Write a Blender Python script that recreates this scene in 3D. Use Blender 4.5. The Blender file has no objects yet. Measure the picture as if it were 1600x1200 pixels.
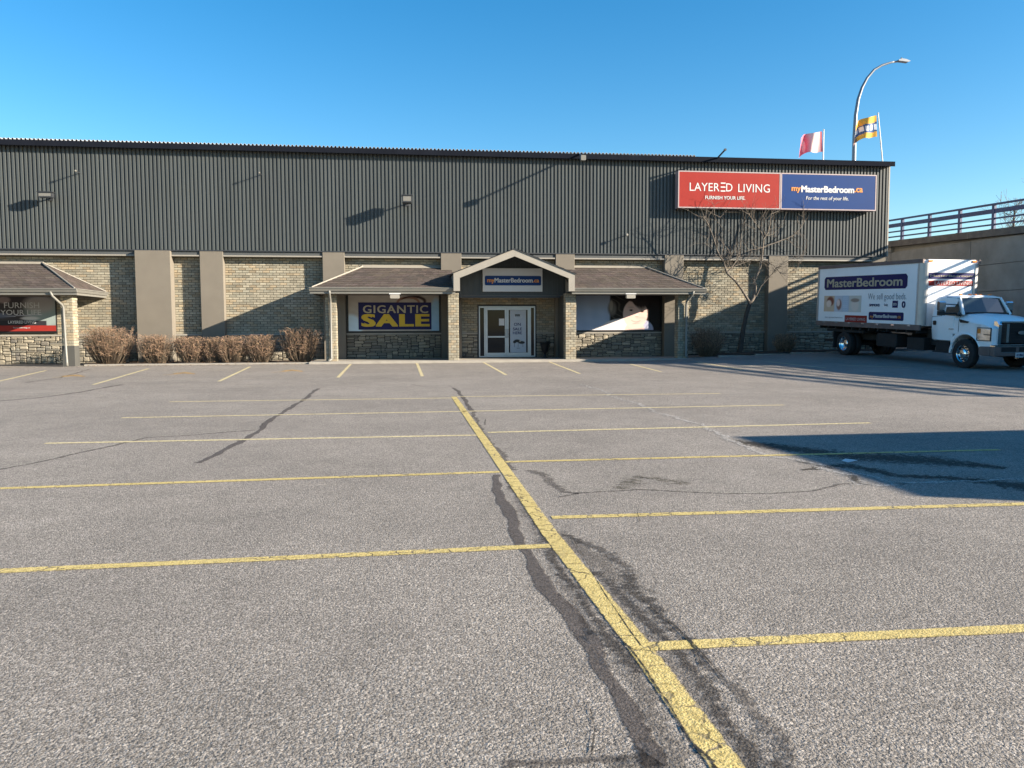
import bpy, math, random
import numpy as np
from mathutils import Vector, Matrix
random.seed(7)
R = math.radians
sc = bpy.context.scene
C = sc.collection

# ------------------------------------------------------------------ camera
FPX, YAW, PITCH, ROLL, EYE = 1250.0, 0.132203638, 0.0697927, -0.0039829, 1.5
cam_d = bpy.data.cameras.new('camera'); cam = bpy.data.objects.new('camera', cam_d); C.objects.link(cam)
cam_d.sensor_width = 36.0; cam_d.lens = 36.0 * FPX / 1600.0
cam_d.clip_start = 0.05; cam_d.clip_end = 3000
_cy, _sy = math.cos(YAW), math.sin(YAW)
fwd = Vector((_sy * math.cos(PITCH), _cy * math.cos(PITCH), -math.sin(PITCH)))
rt0 = Vector((_cy, -_sy, 0)); up0 = rt0.cross(fwd)
rt = rt0 * math.cos(ROLL) + up0 * math.sin(ROLL); up = -rt0 * math.sin(ROLL) + up0 * math.cos(ROLL)
cam.matrix_world = Matrix(((rt.x, up.x, -fwd.x, 0), (rt.y, up.y, -fwd.y, 0), (rt.z, up.z, -fwd.z, EYE), (0, 0, 0, 1)))
sc.camera = cam

# ------------------------------------------------------------------ light
SUN = Vector((2.3, -1.0, 0.83)).normalized()          # direction towards the sun
EL = math.asin(SUN.z); AZ = math.atan2(SUN.x, SUN.y)
world = bpy.data.worlds.new("World"); sc.world = world; world.use_nodes = True
wn, wl = world.node_tree.nodes, world.node_tree.links
sky = wn.new('ShaderNodeTexSky'); sky.sky_type = 'NISHITA'; sky.sun_disc = False
sky.sun_elevation = EL; sky.sun_rotation = AZ
sky.altitude = 100; sky.air_density = 1.0; sky.dust_density = 0.5; sky.ozone_density = 2.2
hs = wn.new('ShaderNodeHueSaturation'); hs.inputs['Saturation'].default_value = 1.42; hs.inputs['Hue'].default_value = 0.497
wl.new(sky.outputs[0], hs.inputs['Color']); wl.new(hs.outputs[0], wn['Background'].inputs[0])
wn['Background'].inputs[1].default_value = 0.071
sun_d = bpy.data.lights.new('sun', 'SUN'); sun_d.energy = 5.0; sun_d.angle = R(0.5); sun_d.color = (1.0, 0.88, 0.72)
sun = bpy.data.objects.new('sun', sun_d); C.objects.link(sun)
sun.rotation_euler = (-SUN).to_track_quat('-Z', 'Y').to_euler(); sun.location = (30, -15, 30)
sc.view_settings.view_transform = 'Standard'; sc.view_settings.look = 'None'
sc.view_settings.gamma = 1; sc.view_settings.use_curve_mapping = False
sc.view_settings.exposure = 1.7
sc.cycles.max_bounces = 6; sc.cycles.diffuse_bounces = 3; sc.cycles.glossy_bounces = 3
sc.cycles.use_adaptive_sampling = True

# ------------------------------------------------------------------ measuring helpers (photo pixel -> point on a world plane)
def ray(x, y): return rt * ((x - 800) / FPX) + up * ((600 - y) / FPX) + fwd
def F(x, y, Y):
    d = ray(x, y); t = Y / d.y; return Vector((d.x * t, Y, EYE + d.z * t))
def zg(x, y):
    t = min(1, max(0, (y - 24) / 9.0)); return t * (0.02 + 0.3 * min(1, max(0, (x - 10) / 9.0)))
def G(x, y):
    z = 0.0; d = ray(x, y)
    for _ in range(6):
        t = (z - EYE) / d.z; p = Vector((d.x * t, d.y * t, z)); z = zg(p.x, p.y)
    return p

# ------------------------------------------------------------------ object helpers
def link(o, parent=None):
    C.objects.link(o)
    if parent: o.parent = parent
    return o
def tag(o, label=None, cat=None, group=None, kind=None):
    if label: o['label'] = label
    if cat: o['category'] = cat
    if group: o['group'] = group
    if kind: o['kind'] = kind
    return o
def thing(name, label, cat, loc=(0, 0, 0), rz=0, group=None, rx=0, ry=0):
    o = bpy.data.objects.new(name, None); o.empty_display_size = .2
    o.location = loc; o.rotation_euler = (rx, ry, rz)
    return tag(link(o), label, cat, group)
class MB:
    def __init__(s): s.v = []; s.f = []; s.m = []; s.c = []; s.uv = None
    def quad(s, a, b, c, d, m=0, col=None):
        n = len(s.v); s.v += [tuple(a), tuple(b), tuple(c), tuple(d)]; s.f.append((n, n+1, n+2, n+3)); s.m.append(m); s.c.append(col)
    def poly(s, pts, m=0, col=None):
        n = len(s.v); s.v += [tuple(p) for p in pts]; s.f.append(tuple(range(n, n + len(pts)))); s.m.append(m); s.c.append(col)
    def box(s, x0, x1, y0, y1, z0, z1, m=0, col=None, ch=0.0):
        if ch <= 0:
            n = len(s.v)
            s.v += [(x0,y0,z0),(x1,y0,z0),(x1,y1,z0),(x0,y1,z0),(x0,y0,z1),(x1,y0,z1),(x1,y1,z1),(x0,y1,z1)]
            for f in ((0,3,2,1),(4,5,6,7),(0,1,5,4),(1,2,6,5),(2,3,7,6),(3,0,4,7)):
                s.f.append(tuple(n+i for i in f)); s.m.append(m); s.c.append(col)
        else:
            s.prism([(x0+ch,z0),(x1-ch,z0),(x1,z0+ch),(x1,z1-ch),(x1-ch,z1),(x0+ch,z1),(x0,z1-ch),(x0,z0+ch)], y0, y1, m, col)
    def prism(s, prof, y0, y1, m=0, col=None, axis='y'):
        # profile of (a,b) extruded along an axis
        n = len(s.v); k = len(prof)
        def P(a, b, t):
            return (a, t, b) if axis == 'y' else ((t, a, b) if axis == 'x' else (a, b, t))
        s.v += [P(a, b, y0) for a, b in prof] + [P(a, b, y1) for a, b in prof]
        fl = (axis == 'x' or axis == 'z')
        fs = [tuple(range(k)), tuple(range(2*k-1, k-1, -1))] + [(i, i+k, (i+1) % k + k, (i+1) % k) for i in range(k)]
        for f in fs:
            f = tuple(n+i for i in f)
            s.f.append(f if not fl else f[::-1]); s.m.append(m); s.c.append(col)
    def tube(s, pts, rad, n=6, m=0, cap=True, col=None):
        pts = [Vector(p) for p in pts]
        if not hasattr(rad, '__len__'): rad = [rad] * len(pts)
        base = len(s.v); prev = None
        for i, p in enumerate(pts):
            d = (pts[min(i+1, len(pts)-1)] - pts[max(i-1, 0)])
            if d.length < 1e-9: d = Vector((0, 0, 1))
            d.normalize()
            a = d.cross(Vector((0, 0, 1)) if abs(d.z) < .9 else Vector((1, 0, 0))) if prev is None else prev - d * prev.dot(d)
            a.normalize(); prev = a; b = d.cross(a)
            for j in range(n):
                t = 2 * math.pi * j / n
                s.v.append(tuple(p + (a * math.cos(t) + b * math.sin(t)) * rad[i]))
        for i in range(len(pts)-1):
            for j in range(n):
                k = (j+1) % n
                s.f.append((base+i*n+j, base+i*n+k, base+(i+1)*n+k, base+(i+1)*n+j)); s.m.append(m); s.c.append(col)
        if cap:
            s.f.append(tuple(base+j for j in range(n))[::-1]); s.m.append(m); s.c.append(col)
            s.f.append(tuple(base+(len(pts)-1)*n+j for j in range(n))); s.m.append(m); s.c.append(col)
    def lathe(s, prof, n=24, m=0, axis='z', c=(0, 0, 0), cap=True, ms=None):
        base = len(s.v)
        for r_, h in prof:
            for j in range(n):
                t = 2*math.pi*j/n
                if axis == 'z': s.v.append((c[0]+r_*math.cos(t), c[1]+r_*math.sin(t), c[2]+h))
                else: s.v.append((c[0]+r_*math.cos(t), c[1]+h, c[2]+r_*math.sin(t)))
        for i in range(len(prof)-1):
            for j in range(n):
                k = (j+1) % n
                s.f.append((base+i*n+j, base+i*n+k, base+(i+1)*n+k, base+(i+1)*n+j)); s.m.append(ms[i] if ms else m); s.c.append(None)
        if cap:
            s.f.append(tuple(base+j for j in range(n))[::-1]); s.m.append(m); s.c.append(None)
            s.f.append(tuple(base+(len(prof)-1)*n+j for j in range(n))); s.m.append(m); s.c.append(None)
    def mesh(s, name, mats, smooth=False):
        me = bpy.data.meshes.new(name); me.from_pydata(s.v, [], s.f)
        for mt in (mats if isinstance(mats, (list, tuple)) else [mats]): me.materials.append(mt)
        if any(s.m): me.polygons.foreach_set('material_index', s.m)
        if any(c is not None for c in s.c):
            ca = me.color_attributes.new('Col', 'FLOAT_COLOR', 'CORNER'); buf = []
            for f, c in zip(s.f, s.c): buf += list(c or (1, 1, 1, 1)) * len(f)
            ca.data.foreach_set('color', buf)
        if s.uv:
            u = me.uv_layers.new(name='UV'); u.data.foreach_set('uv', [k for t in s.uv for k in t])
        if smooth:
            me.polygons.foreach_set('use_smooth', [True] * len(me.polygons))
            if smooth != 'all':
                try: me.set_sharp_from_angle(angle=R(35))
                except Exception: pass
        me.update(); return me
    def build(s, name, mats, parent=None, smooth=False, kind=None, label=None):
        o = bpy.data.objects.new(name, s.mesh(name, mats, smooth)); link(o, parent)
        return tag(o, label, None, None, kind)
def bevel(o, w, seg=2):
    b = o.modifiers.new('bevel', 'BEVEL'); b.width = w; b.segments = seg; b.limit_method = 'ANGLE'; b.angle_limit = R(40); return o

# ------------------------------------------------------------------ materials
def s2l(c):
    return tuple(((v/255)/12.92 if v/255 <= .04045 else ((v/255+.055)/1.055)**2.4) for v in c)
def mat(name, col, rough=.6, var=.12, scale=4.0, bump=0.0, bscale=None, metal=0.0, spec=.5, vcol=False, objrand=0.0, detail=4, stretch=None, dirt=0.0, dirtcol=(.05,.045,.04)):
    m = bpy.data.materials.new(name); m.use_nodes = True; nt = m.node_tree; N, L = nt.nodes, nt.links
    b = N['Principled BSDF']; b.inputs['Roughness'].default_value = rough; b.inputs['Metallic'].default_value = metal
    b.inputs['Specular IOR Level'].default_value = spec
    tc = N.new('ShaderNodeTexCoord'); vec = tc.outputs['Object']
    if stretch:
        mp = N.new('ShaderNodeMapping'); mp.inputs['Scale'].default_value = stretch; L.new(vec, mp.inputs[0]); vec = mp.outputs[0]
    nz = N.new('ShaderNodeTexNoise'); nz.inputs['Scale'].default_value = scale; nz.inputs['Detail'].default_value = detail; L.new(vec, nz.inputs['Vector'])
    mr = N.new('ShaderNodeMapRange'); mr.inputs['From Min'].default_value = .25; mr.inputs['From Max'].default_value = .75
    mr.inputs['To Min'].default_value = 1-var; mr.inputs['To Max'].default_value = 1+var; L.new(nz.outputs['Fac'], mr.inputs['Value'])
    vm = N.new('ShaderNodeVectorMath'); vm.operation = 'SCALE'; vm.inputs[0].default_value = col[:3]; L.new(mr.outputs[0], vm.inputs['Scale'])
    out = vm.outputs[0]
    if vcol:
        at = N.new('ShaderNodeAttribute'); at.attribute_name = 'Col'
        v2 = N.new('ShaderNodeVectorMath'); v2.operation = 'MULTIPLY'; L.new(out, v2.inputs[0]); L.new(at.outputs['Color'], v2.inputs[1]); out = v2.outputs[0]
    if objrand:
        oi = N.new('ShaderNodeObjectInfo'); rp = N.new('ShaderNodeValToRGB'); L.new(oi.outputs['Random'], rp.inputs[0])
        e = rp.color_ramp.elements; k = objrand
        e[0].color = (1-k, 1-k, 1-k*.9, 1); e[1].color = (1+k, 1+k*.9, 1+k*.7, 1)
        for pos, c in ((.3, (1, .96, .88, 1)), (.55, (1-k*.4, 1-k*.35, 1-k*.3, 1)), (.8, (1+k*.5, 1+k*.35, 1+k*.1, 1))):
            q = e.new(pos); q.color = c
        v3 = N.new('ShaderNodeVectorMath'); v3.operation = 'MULTIPLY'; L.new(out, v3.inputs[0]); L.new(rp.outputs[0], v3.inputs[1]); out = v3.outputs[0]
    if dirt:
        n2 = N.new('ShaderNodeTexNoise'); n2.inputs['Scale'].default_value = scale*.35; n2.inputs['Detail'].default_value = 8; n2.inputs['Roughness'].default_value = .65; L.new(vec, n2.inputs['Vector'])
        m2 = N.new('ShaderNodeMapRange'); m2.inputs['From Min'].default_value = .5; m2.inputs['From Max'].default_value = .75; m2.inputs['To Max'].default_value = dirt; L.new(n2.outputs['Fac'], m2.inputs['Value'])
        mx = N.new('ShaderNodeMix'); mx.data_type = 'RGBA'; mx.inputs['B'].default_value = (*dirtcol, 1); L.new(m2.outputs[0], mx.inputs['Factor']); L.new(out, mx.inputs['A']); out = mx.outputs['Result']
    L.new(out, b.inputs['Base Color'])
    if bump:
        n3 = N.new('ShaderNodeTexNoise'); n3.inputs['Scale'].default_value = bscale or scale*6; n3.inputs['Detail'].default_value = 5; L.new(vec, n3.inputs['Vector'])
        bp = N.new('ShaderNodeBump'); bp.inputs['Strength'].default_value = bump; bp.inputs['Distance'].default_value = .02; L.new(n3.outputs['Fac'], bp.inputs['Height']); L.new(bp.outputs[0], b.inputs['Normal'])
    return m

def ground_mat(name, lo, hi, alpha=None, wear=0.0, big=.12, ragged=.5, bumpy=.55, cracks=0.0, tint=None):
    """asphalt / paint / tar: coarse aggregate; alpha ragged towards v=+-1 of the UV"""
    m = bpy.data.materials.new(name); m.use_nodes = True; N, L = m.node_tree.nodes, m.node_tree.links
    b = N['Principled BSDF']; b.inputs['Roughness'].default_value = .85; b.inputs['Specular IOR Level'].default_value = .3
    g = N.new('ShaderNodeNewGeometry'); pos = g.outputs['Position']
    def noise(s, d=3, r=.55):
        n = N.new('ShaderNodeTexNoise'); n.inputs['Scale'].default_value = s; n.inputs['Detail'].default_value = d; n.inputs['Roughness'].default_value = r; L.new(pos, n.inputs['Vector']); return n.outputs['Fac']
    def mrange(v, a, b_, c, d):
        k = N.new('ShaderNodeMapRange'); k.inputs['From Min'].default_value = a; k.inputs['From Max'].default_value = b_; k.inputs['To Min'].default_value = c; k.inputs['To Max'].default_value = d; L.new(v, k.inputs['Value']); return k.outputs[0]
    def math_(op, a, b_=None, clamp=False):
        k = N.new('ShaderNodeMath'); k.operation = op; k.use_clamp = clamp
        for i, x in enumerate((a, b_)):
            if x is None: continue
            if isinstance(x, (int, float)): k.inputs[i].default_value = x
            else: L.new(x, k.inputs[i])
        return k.outputs[0]
    vo = N.new('ShaderNodeTexVoronoi'); vo.inputs['Scale'].default_value = 72; L.new(pos, vo.inputs['Vector'])
    sp = N.new('ShaderNodeSeparateColor'); L.new(vo.outputs['Color'], sp.inputs[0])
    stone = math_('POWER', sp.outputs[0], 1.6)
    fine = mrange(noise(150, 2), .3, .7, 0, 1)
    mid = mrange(noise(28, 3), .3, .7, 0, 1)
    pits = mrange(noise(75, 2, .6), .38, .52, .25, 1)
    pits.node.clamp = True
    fac = math_('MULTIPLY', math_('ADD', math_('ADD', math_('MULTIPLY', stone, .5), math_('MULTIPLY', fine, .35)), math_('MULTIPLY', mid, .2), True), pits)
    mx = N.new('ShaderNodeMix'); mx.data_type = 'RGBA'; mx.inputs['A'].default_value = (*lo, 1); mx.inputs['B'].default_value = (*hi, 1); L.new(fac, mx.inputs['Factor'])
    lg = math_('MULTIPLY', mrange(noise(.35, 6, .6), .3, .7, 1-big, 1+big), mrange(noise(2.2, 5, .6), .3, .7, 1-big*.6, 1+big*.6))
    vs = N.new('ShaderNodeVectorMath'); vs.operation = 'SCALE'; L.new(mx.outputs['Result'], vs.inputs[0]); L.new(lg, vs.inputs['Scale'])
    col = vs.outputs[0]
    L.new(col, b.inputs['Base Color'])
    bp = N.new('ShaderNodeBump'); bp.inputs['Strength'].default_value = bumpy; bp.inputs['Distance'].default_value = .006
    h = math_('ADD', math_('MULTIPLY', vo.outputs['Distance'], -1.0), math_('MULTIPLY', fine, .5)); L.new(h, bp.inputs['Height']); L.new(bp.outputs[0], b.inputs['Normal'])
    if alpha is not None:
        uv = N.new('ShaderNodeUVMap'); uv.uv_map = 'UV'; su = N.new('ShaderNodeSeparateXYZ'); L.new(uv.outputs[0], su.inputs[0])
        e = math_('SUBTRACT', 1.0, math_('ABSOLUTE', su.outputs[1]))               # 0 at the edge, 1 in the middle
        rag = mrange(noise(14, 4, .7), .3, .7, -ragged, ragged*.2)
        a = mrange(math_('ADD', e, rag), 0.0, .12 + ragged*.35, 0, 1)
        a.node.clamp = True
        hole = mrange(math_('ADD', math_('MULTIPLY', mid, .45), math_('ADD', math_('MULTIPLY', noise(6, 5, .7), .45), math_('MULTIPLY', fine, .28))), .42 - wear*.0, .60, 1-wear, 1)
        a = math_('MULTIPLY', math_('MULTIPLY', a, hole), alpha)
        if cracks:
            v2 = N.new('ShaderNodeTexVoronoi'); v2.feature = 'DISTANCE_TO_EDGE'; v2.inputs['Scale'].default_value = 5.5
            nv = N.new('ShaderNodeTexNoise'); nv.inputs['Scale'].default_value = 9; nv.inputs['Detail'].default_value = 4; L.new(pos, nv.inputs['Vector'])
            av = N.new('ShaderNodeMix'); av.data_type = 'VECTOR'; av.inputs['Factor'].default_value = .12; L.new(pos, av.inputs['A']); L.new(nv.outputs['Color'], av.inputs['B']); L.new(av.outputs['Result'], v2.inputs['Vector'])
            cr = mrange(v2.outputs['Distance'], .01, .035, 1-cracks, 1)
            gate = mrange(noise(.9, 2), .4, .55, 0, 1)
            cr = math_('MAXIMUM', cr, math_('SUBTRACT', 1.0, gate)); a = math_('MULTIPLY', a, cr)
        L.new(a, b.inputs['Alpha'])
    return m

M = {}
M['asphalt'] = ground_mat('asphalt', (.070, .061, .051), (.465, .418, .365), big=.15, bumpy=.65)
M['line'] = ground_mat('yellow_paint', (.43, .33, .11), (.62, .50, .22), alpha=1.0, wear=.3, ragged=.12, bumpy=.4, big=.05, cracks=.85)
M['line_far'] = ground_mat('faded_yellow_paint', (.48, .40, .22), (.68, .59, .36), alpha=1.0, wear=.5, ragged=.2, bumpy=.4, big=.05)
M['arrow'] = ground_mat('worn_orange_paint', (.4, .25, .08), (.6, .42, .2), alpha=.8, wear=.9, ragged=.6, bumpy=.3)
M['tar'] = ground_mat('tar_sealant', (.05, .042, .037), (.15, .13, .118), alpha=.9, wear=.15, ragged=.3, bumpy=.35)
M['tar_soft'] = ground_mat('old_tar', (.045, .038, .034), (.17, .15, .132), alpha=.55, wear=.5, ragged=.8, bumpy=.4)
M['tar_faint'] = ground_mat('stained_asphalt', (.05, .043, .038), (.24, .21, .18), alpha=.42, wear=.45, ragged=.9, bumpy=.5)
M['pale'] = ground_mat('dusty_crack', (.22, .20, .18), (.56, .53, .48), alpha=.9, wear=.6, ragged=.9, bumpy=.4)
M['oil'] = ground_mat('oil_stain', (.04, .035, .025), (.2, .18, .13), alpha=.55, wear=.7, ragged=1.2, bumpy=.4)
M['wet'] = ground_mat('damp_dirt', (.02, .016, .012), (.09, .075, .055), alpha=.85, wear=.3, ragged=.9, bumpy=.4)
M['crack'] = ground_mat('crack', (.008, .008, .008), (.05, .045, .04), alpha=.95, wear=.4, ragged=.9, bumpy=.2)
M['concrete'] = mat('concrete', (0.3, 0.275, 0.235), .85, .12, 3, .25, 60, dirt=.25)
M['ridge_concrete'] = mat('overpass_concrete', (0.27, 0.26, 0.235), .9, .22, 1.1, .45, 9, dirt=.6, dirtcol=(.09, .08, .07), detail=8)
M['cap_concrete'] = mat('cap_concrete', (0.15, 0.13, 0.11), .9, .3, 2.2, .4, 10, dirt=.6, detail=8)
M['mulch'] = mat('bed_soil', (.045, .03, .02), .95, .5, 14, .9, 30)
M['mortar'] = mat('mortar', (0.075, 0.066, 0.05), .95, .15, 8, .2)
M['brick'] = mat('brick', (0.262, 0.236, 0.178), .88, .15, 14, .25, 40, vcol=True)
M['stone'] = mat('ledgestone', (0.25, 0.23, 0.19), .88, .22, 6, .5, 26, objrand=.45)
M['stone_v'] = mat('ledgestone_far', (0.25, 0.23, 0.19), .88, .22, 6, .5, 26, vcol=True)
M['stonejoint'] = mat('stone_mortar', (0.045, 0.042, 0.037), .95, .2, 9, .3)
M['leaf'] = mat('dead_leaf', (.16, .095, .05), .9, .4, 20)
M['stucco'] = mat('stucco', (0.15, 0.132, 0.106), .9, .06, 2.0, .15, 90, dirt=.18, dirtcol=(.2, .18, .15))
M['stucco_dark'] = mat('dark_stucco', (0.06, 0.06, 0.055), .9, .08, 2, .15, 90)
M['clad'] = mat('painted_steel_cladding', (0.062, 0.07, 0.07), .48, .10, .9, 0, stretch=(4, 1, .35), spec=.4, vcol=True, dirt=.25, dirtcol=(.035,.036,.033), detail=7)
M['clad_dark'] = mat('dark_metal_trim', (0.028, 0.031, 0.036), .5, .12, 2)
M['coping'] = mat('coping_metal', (.010, .012, .018), .9, .15, 2, spec=.03)
M['lintel'] = mat('painted_lintel', (0.06, 0.065, 0.067), .7, .08, 2)
M['galv'] = mat('galvanised_metal', (0.5, 0.5, 0.49), .45, .12, 3, metal=.3)
M['trim'] = mat('beige_trim', (0.26, 0.24, 0.205), .55, .06, 3, dirt=.12, dirtcol=(.2, .18, .14))
M['gutter'] = mat('gutter_metal', (0.16, 0.155, 0.138), .45, .07, 3, spec=.5)
M['soffit'] = mat('soffit', (0.14, 0.13, 0.115), .8, .05, 3)
M['shingle'] = mat('asphalt_shingle', (0.064, 0.049, 0.041), .95, .3, 9, .5, 60, vcol=True)
M['batten'] = mat('board_and_batten', (0.04, 0.047, 0.05), .6, .1, 4)
M['glass'] = mat('dark_glass', (.008, .012, .018), .06, .05, 1, spec=.22)
M['alu'] = mat('aluminium_frame', (0.42, 0.44, 0.46), .35, .05, 4, metal=.35)
M['black'] = mat('black_frame', (.012, .012, .013), .45, .1, 3)
M['white'] = mat('white_print', (0.55, 0.55, 0.55), .5, .03, 2, spec=.15)
M['cream_letter'] = mat('cream_print', (0.42, 0.37, 0.27), .5, .03, 2, spec=.15)
M['yellow_letter'] = mat('yellow_print', (0.62, 0.42, 0.05), .5, .04, 3, spec=.15)
M['orange'] = mat('orange_print', (0.6, 0.25, 0.07), .5, .03, 2, spec=.15)
M['blue'] = mat('blue_print', (0.009, 0.038, 0.145), .45, .05, 2, spec=.15)
M['navy'] = mat('navy_print', (0.018, 0.018, 0.09), .45, .1, 2, spec=.15)
M['red'] = mat('red_print', (0.27, 0.028, 0.022), .45, .05, 2, spec=.15)
M['grey_letter'] = mat('grey_print', (.13, .15, .19), .5, .03, 2, spec=.15)
M['print'] = mat('printed_film', (1, 1, 1), .5, .02, 3, vcol=True, spec=.12)
M['sign_edge'] = mat('sign_cabinet', (0.34, 0.27, 0.27), .5, .05, 2)
M['twig'] = mat('dry_twig', (0.225, 0.168, 0.118), .9, .3, 20, vcol=True)
M['trunk'] = mat('shaded_bark', (.055, .045, .037), .9, .25, 9, .5, 40)  # copy of the bark, coloured darker to hold the shade on the lower tree
M['bark'] = mat('grey_bark', (0.125, 0.105, 0.085), .9, .25, 9, .5, 40)
M['flag'] = mat('flag_cloth', (1, 1, 1), .8, .04, 5, vcol=True)
M['pole'] = mat('white_pole', (0.6, 0.6, 0.6), .4, .05, 2)
M['lamp_metal'] = mat('lamp_pole_metal', (0.17, 0.19, 0.22), .45, .08, 1.5, metal=.4)
M['rail'] = mat('blue_painted_rail', (0.03, 0.05, 0.13), .5, .12, 2)
M['truck_white'] = mat('truck_white_paint', (0.84, 0.85, 0.86), .28, .03, 1.5, spec=.6, dirt=.07, dirtcol=(.35, .33, .30))
M['box_white'] = mat('box_white_panel', (0.84, 0.85, 0.86), .45, .04, 1.2, dirt=.10, dirtcol=(.4, .38, .35))
M['box_alu'] = mat('box_aluminium', (.42, .41, .40), .45, .12, 3, metal=.5)
M['under'] = mat('underbody', (.018, .017, .017), .8, .3, 4)
M['rubber'] = mat('tyre_rubber', (.016, .016, .017), .8, .2, 12, .2)
M['chrome'] = mat('chrome', (.75, .77, .8), .12, .03, 3, metal=1.0)
M['brown_rail'] = mat('weathered_rail', (.16, .12, .11), .6, .2, 3, metal=.2)
M['lens'] = mat('lamp_lens', (.55, .57, .6), .12, .5, 5, spec=.8, metal=.6)
M['amber'] = mat('amber_lens', (.7, .22, .04), .25, .05, 5)
M['glass_truck'] = mat('truck_glass', (.02, .03, .035), .05, .05, 1, spec=1.0)

# ------------------------------------------------------------------ ground
def axis(lo, hi, fine_lo, fine_hi, step):
    a = [lo + (fine_lo - lo) * k / 6 for k in range(6)]
    a += [fine_lo + step * k for k in range(int((fine_hi - fine_lo) / step) + 1)]
    a += [fine_hi + (hi - fine_hi) * k / 6 for k in range(1, 7)]
    return a
xs, ys = axis(-700, 700, -40, 60, 1.0), axis(-300, 1200, -10, 50, 1.0)
g = MB()
for yy in ys:
    for xx in xs: g.v.append((xx, yy, zg(xx, yy)))
nx = len(xs)
for j in range(len(ys)-1):
    for i in range(nx-1):
        g.f.append((j*nx+i, j*nx+i+1, (j+1)*nx+i+1, (j+1)*nx+i)); g.m.append(0); g.c.append(None)
ground = g.build('parking_lot', M['asphalt'], kind='structure')

def strip(name, pts, w, mt, lift, parent=ground, step=.5, widths=None, wob=0.0):
    """a marking that follows the ground along a polyline (world x,y); w = full width"""
    P = [Vector((p[0], p[1])) for p in pts]; ws = widths or [w] * len(P); Q = []
    for i in range(len(P)-1):
        n = max(1, int((P[i+1]-P[i]).length / step))
        for k in range(n): Q.append((P[i].lerp(P[i+1], k/n), ws[i] + (ws[i+1]-ws[i]) * k/n))
    Q.append((P[-1], ws[-1]))
    if wob: 
        ph = [random.uniform(0, 6.28) for _ in range(6)]; S = lambda t, o: math.sin(t*2.1+ph[o])*.5+math.sin(t*5.3+ph[o+1])*.35+math.sin(t*12.7+ph[o+2])*.25; out = []; t_ = 0
        for i, (q, w_) in enumerate(Q):
            if i: t_ += (q-Q[i-1][0]).length
            out.append((q+Vector((S(t_, 0), S(t_+3, 2)))*wob*1.6, w_*(1+.38*S(t_*1.3, 3))))
        Q = out
    b = MB(); b.uv = []; u = 0; rows = []
    for i, (p, w_) in enumerate(Q):
        d = (Q[min(i+1, len(Q)-1)][0] - Q[max(i-1, 0)][0]).normalized(); nrm = Vector((-d.y, d.x)) * w_ * .5
        if i: u += (p - Q[i-1][0]).length
        row = [(p - nrm, -1), (p, 0), (p + nrm, 1)]
        for q, v in row: b.v.append((q.x, q.y, zg(q.x, q.y) + lift))
        rows.append(u)
    for i in range(len(Q)-1):
        for k in (0, 1):
            a = i*3+k; b.f.append((a, a+3, a+4, a+1)[::-1]); b.m.append(0); b.c.append(None)
            v0, v1 = (-1, 0) if k == 0 else (0, 1)
            b.uv += [(rows[i], v1), (rows[i+1], v1), (rows[i+1], v0), (rows[i], v0)]
    return b.build(name, mt, parent)
def gp(*pts): return [(G(x, y).x, G(x, y).y) for x, y in pts]

# stall lines of the double row, its spine, and the stalls along the shop front
strip('painted_line', gp((709, 620), (790, 735), (860, 835), (1000, 1012)) + [(1.07, 2.2), (1.06, .5)], .135, M['line'], .0045)
for a, b_ in (((-2.0, 8.02), (.98, 8.22)), ): pass
strip('painted_line', [(-6.2, 5.20), (.97, 5.34)], .115, M['line'], .004)
strip('painted_line', [(-5.0, 8.04), (.96, 8.22)], .115, M['line'], .004)
for l, r_ in (((70, 693), (752, 680)), ((190, 653), (722, 643)), ((265, 628), (706, 622))): strip('painted_line', gp(l, r_), .135, M['line_far'], .004)
for l, r_ in (((762, 676), (1360, 661)), ((722, 643), (1225, 633)), ((714, 620), (1125, 615))): strip('painted_line', gp(l, r_), .135, M['line_far'], .0045)
strip('painted_line', gp((790, 722), (1562, 703)), .11, M['line'], .004)
strip('painted_line', [gp((862, 809))[0], (7.1, 5.98)], .115, M['line'], .004)
strip('painted_line', [gp((1014, 1011))[0], (7.0, 3.42)], .115, M['line'], .004)
for near, far in (((342, 596), (391, 573)), ((528, 590), (548, 569)), ((660, 588), (651, 567)), ((791, 586), (755, 566)), ((906, 584), (857, 565)), ((1033, 581), (985, 569)), ((146, 601), (232, 576)), ((-20, 600), (72, 579)), ((1160, 577), (1090, 566)), ((1290, 575), (1200, 564)), ((1420, 574), (1310, 563))):
    strip('painted_line', gp(near, far), .13, M['line_far'], .004)
for px, py in ((110, 588), (283, 584), (452, 580)):              # worn arrows in the left stalls
    strip('painted_arrow', gp((px-28, py+2), (px-10, py+1), (px+2, py-2), (px+20, py+1)), .3, M['arrow'], .004, widths=[.15, .25, .9, .12])
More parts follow.
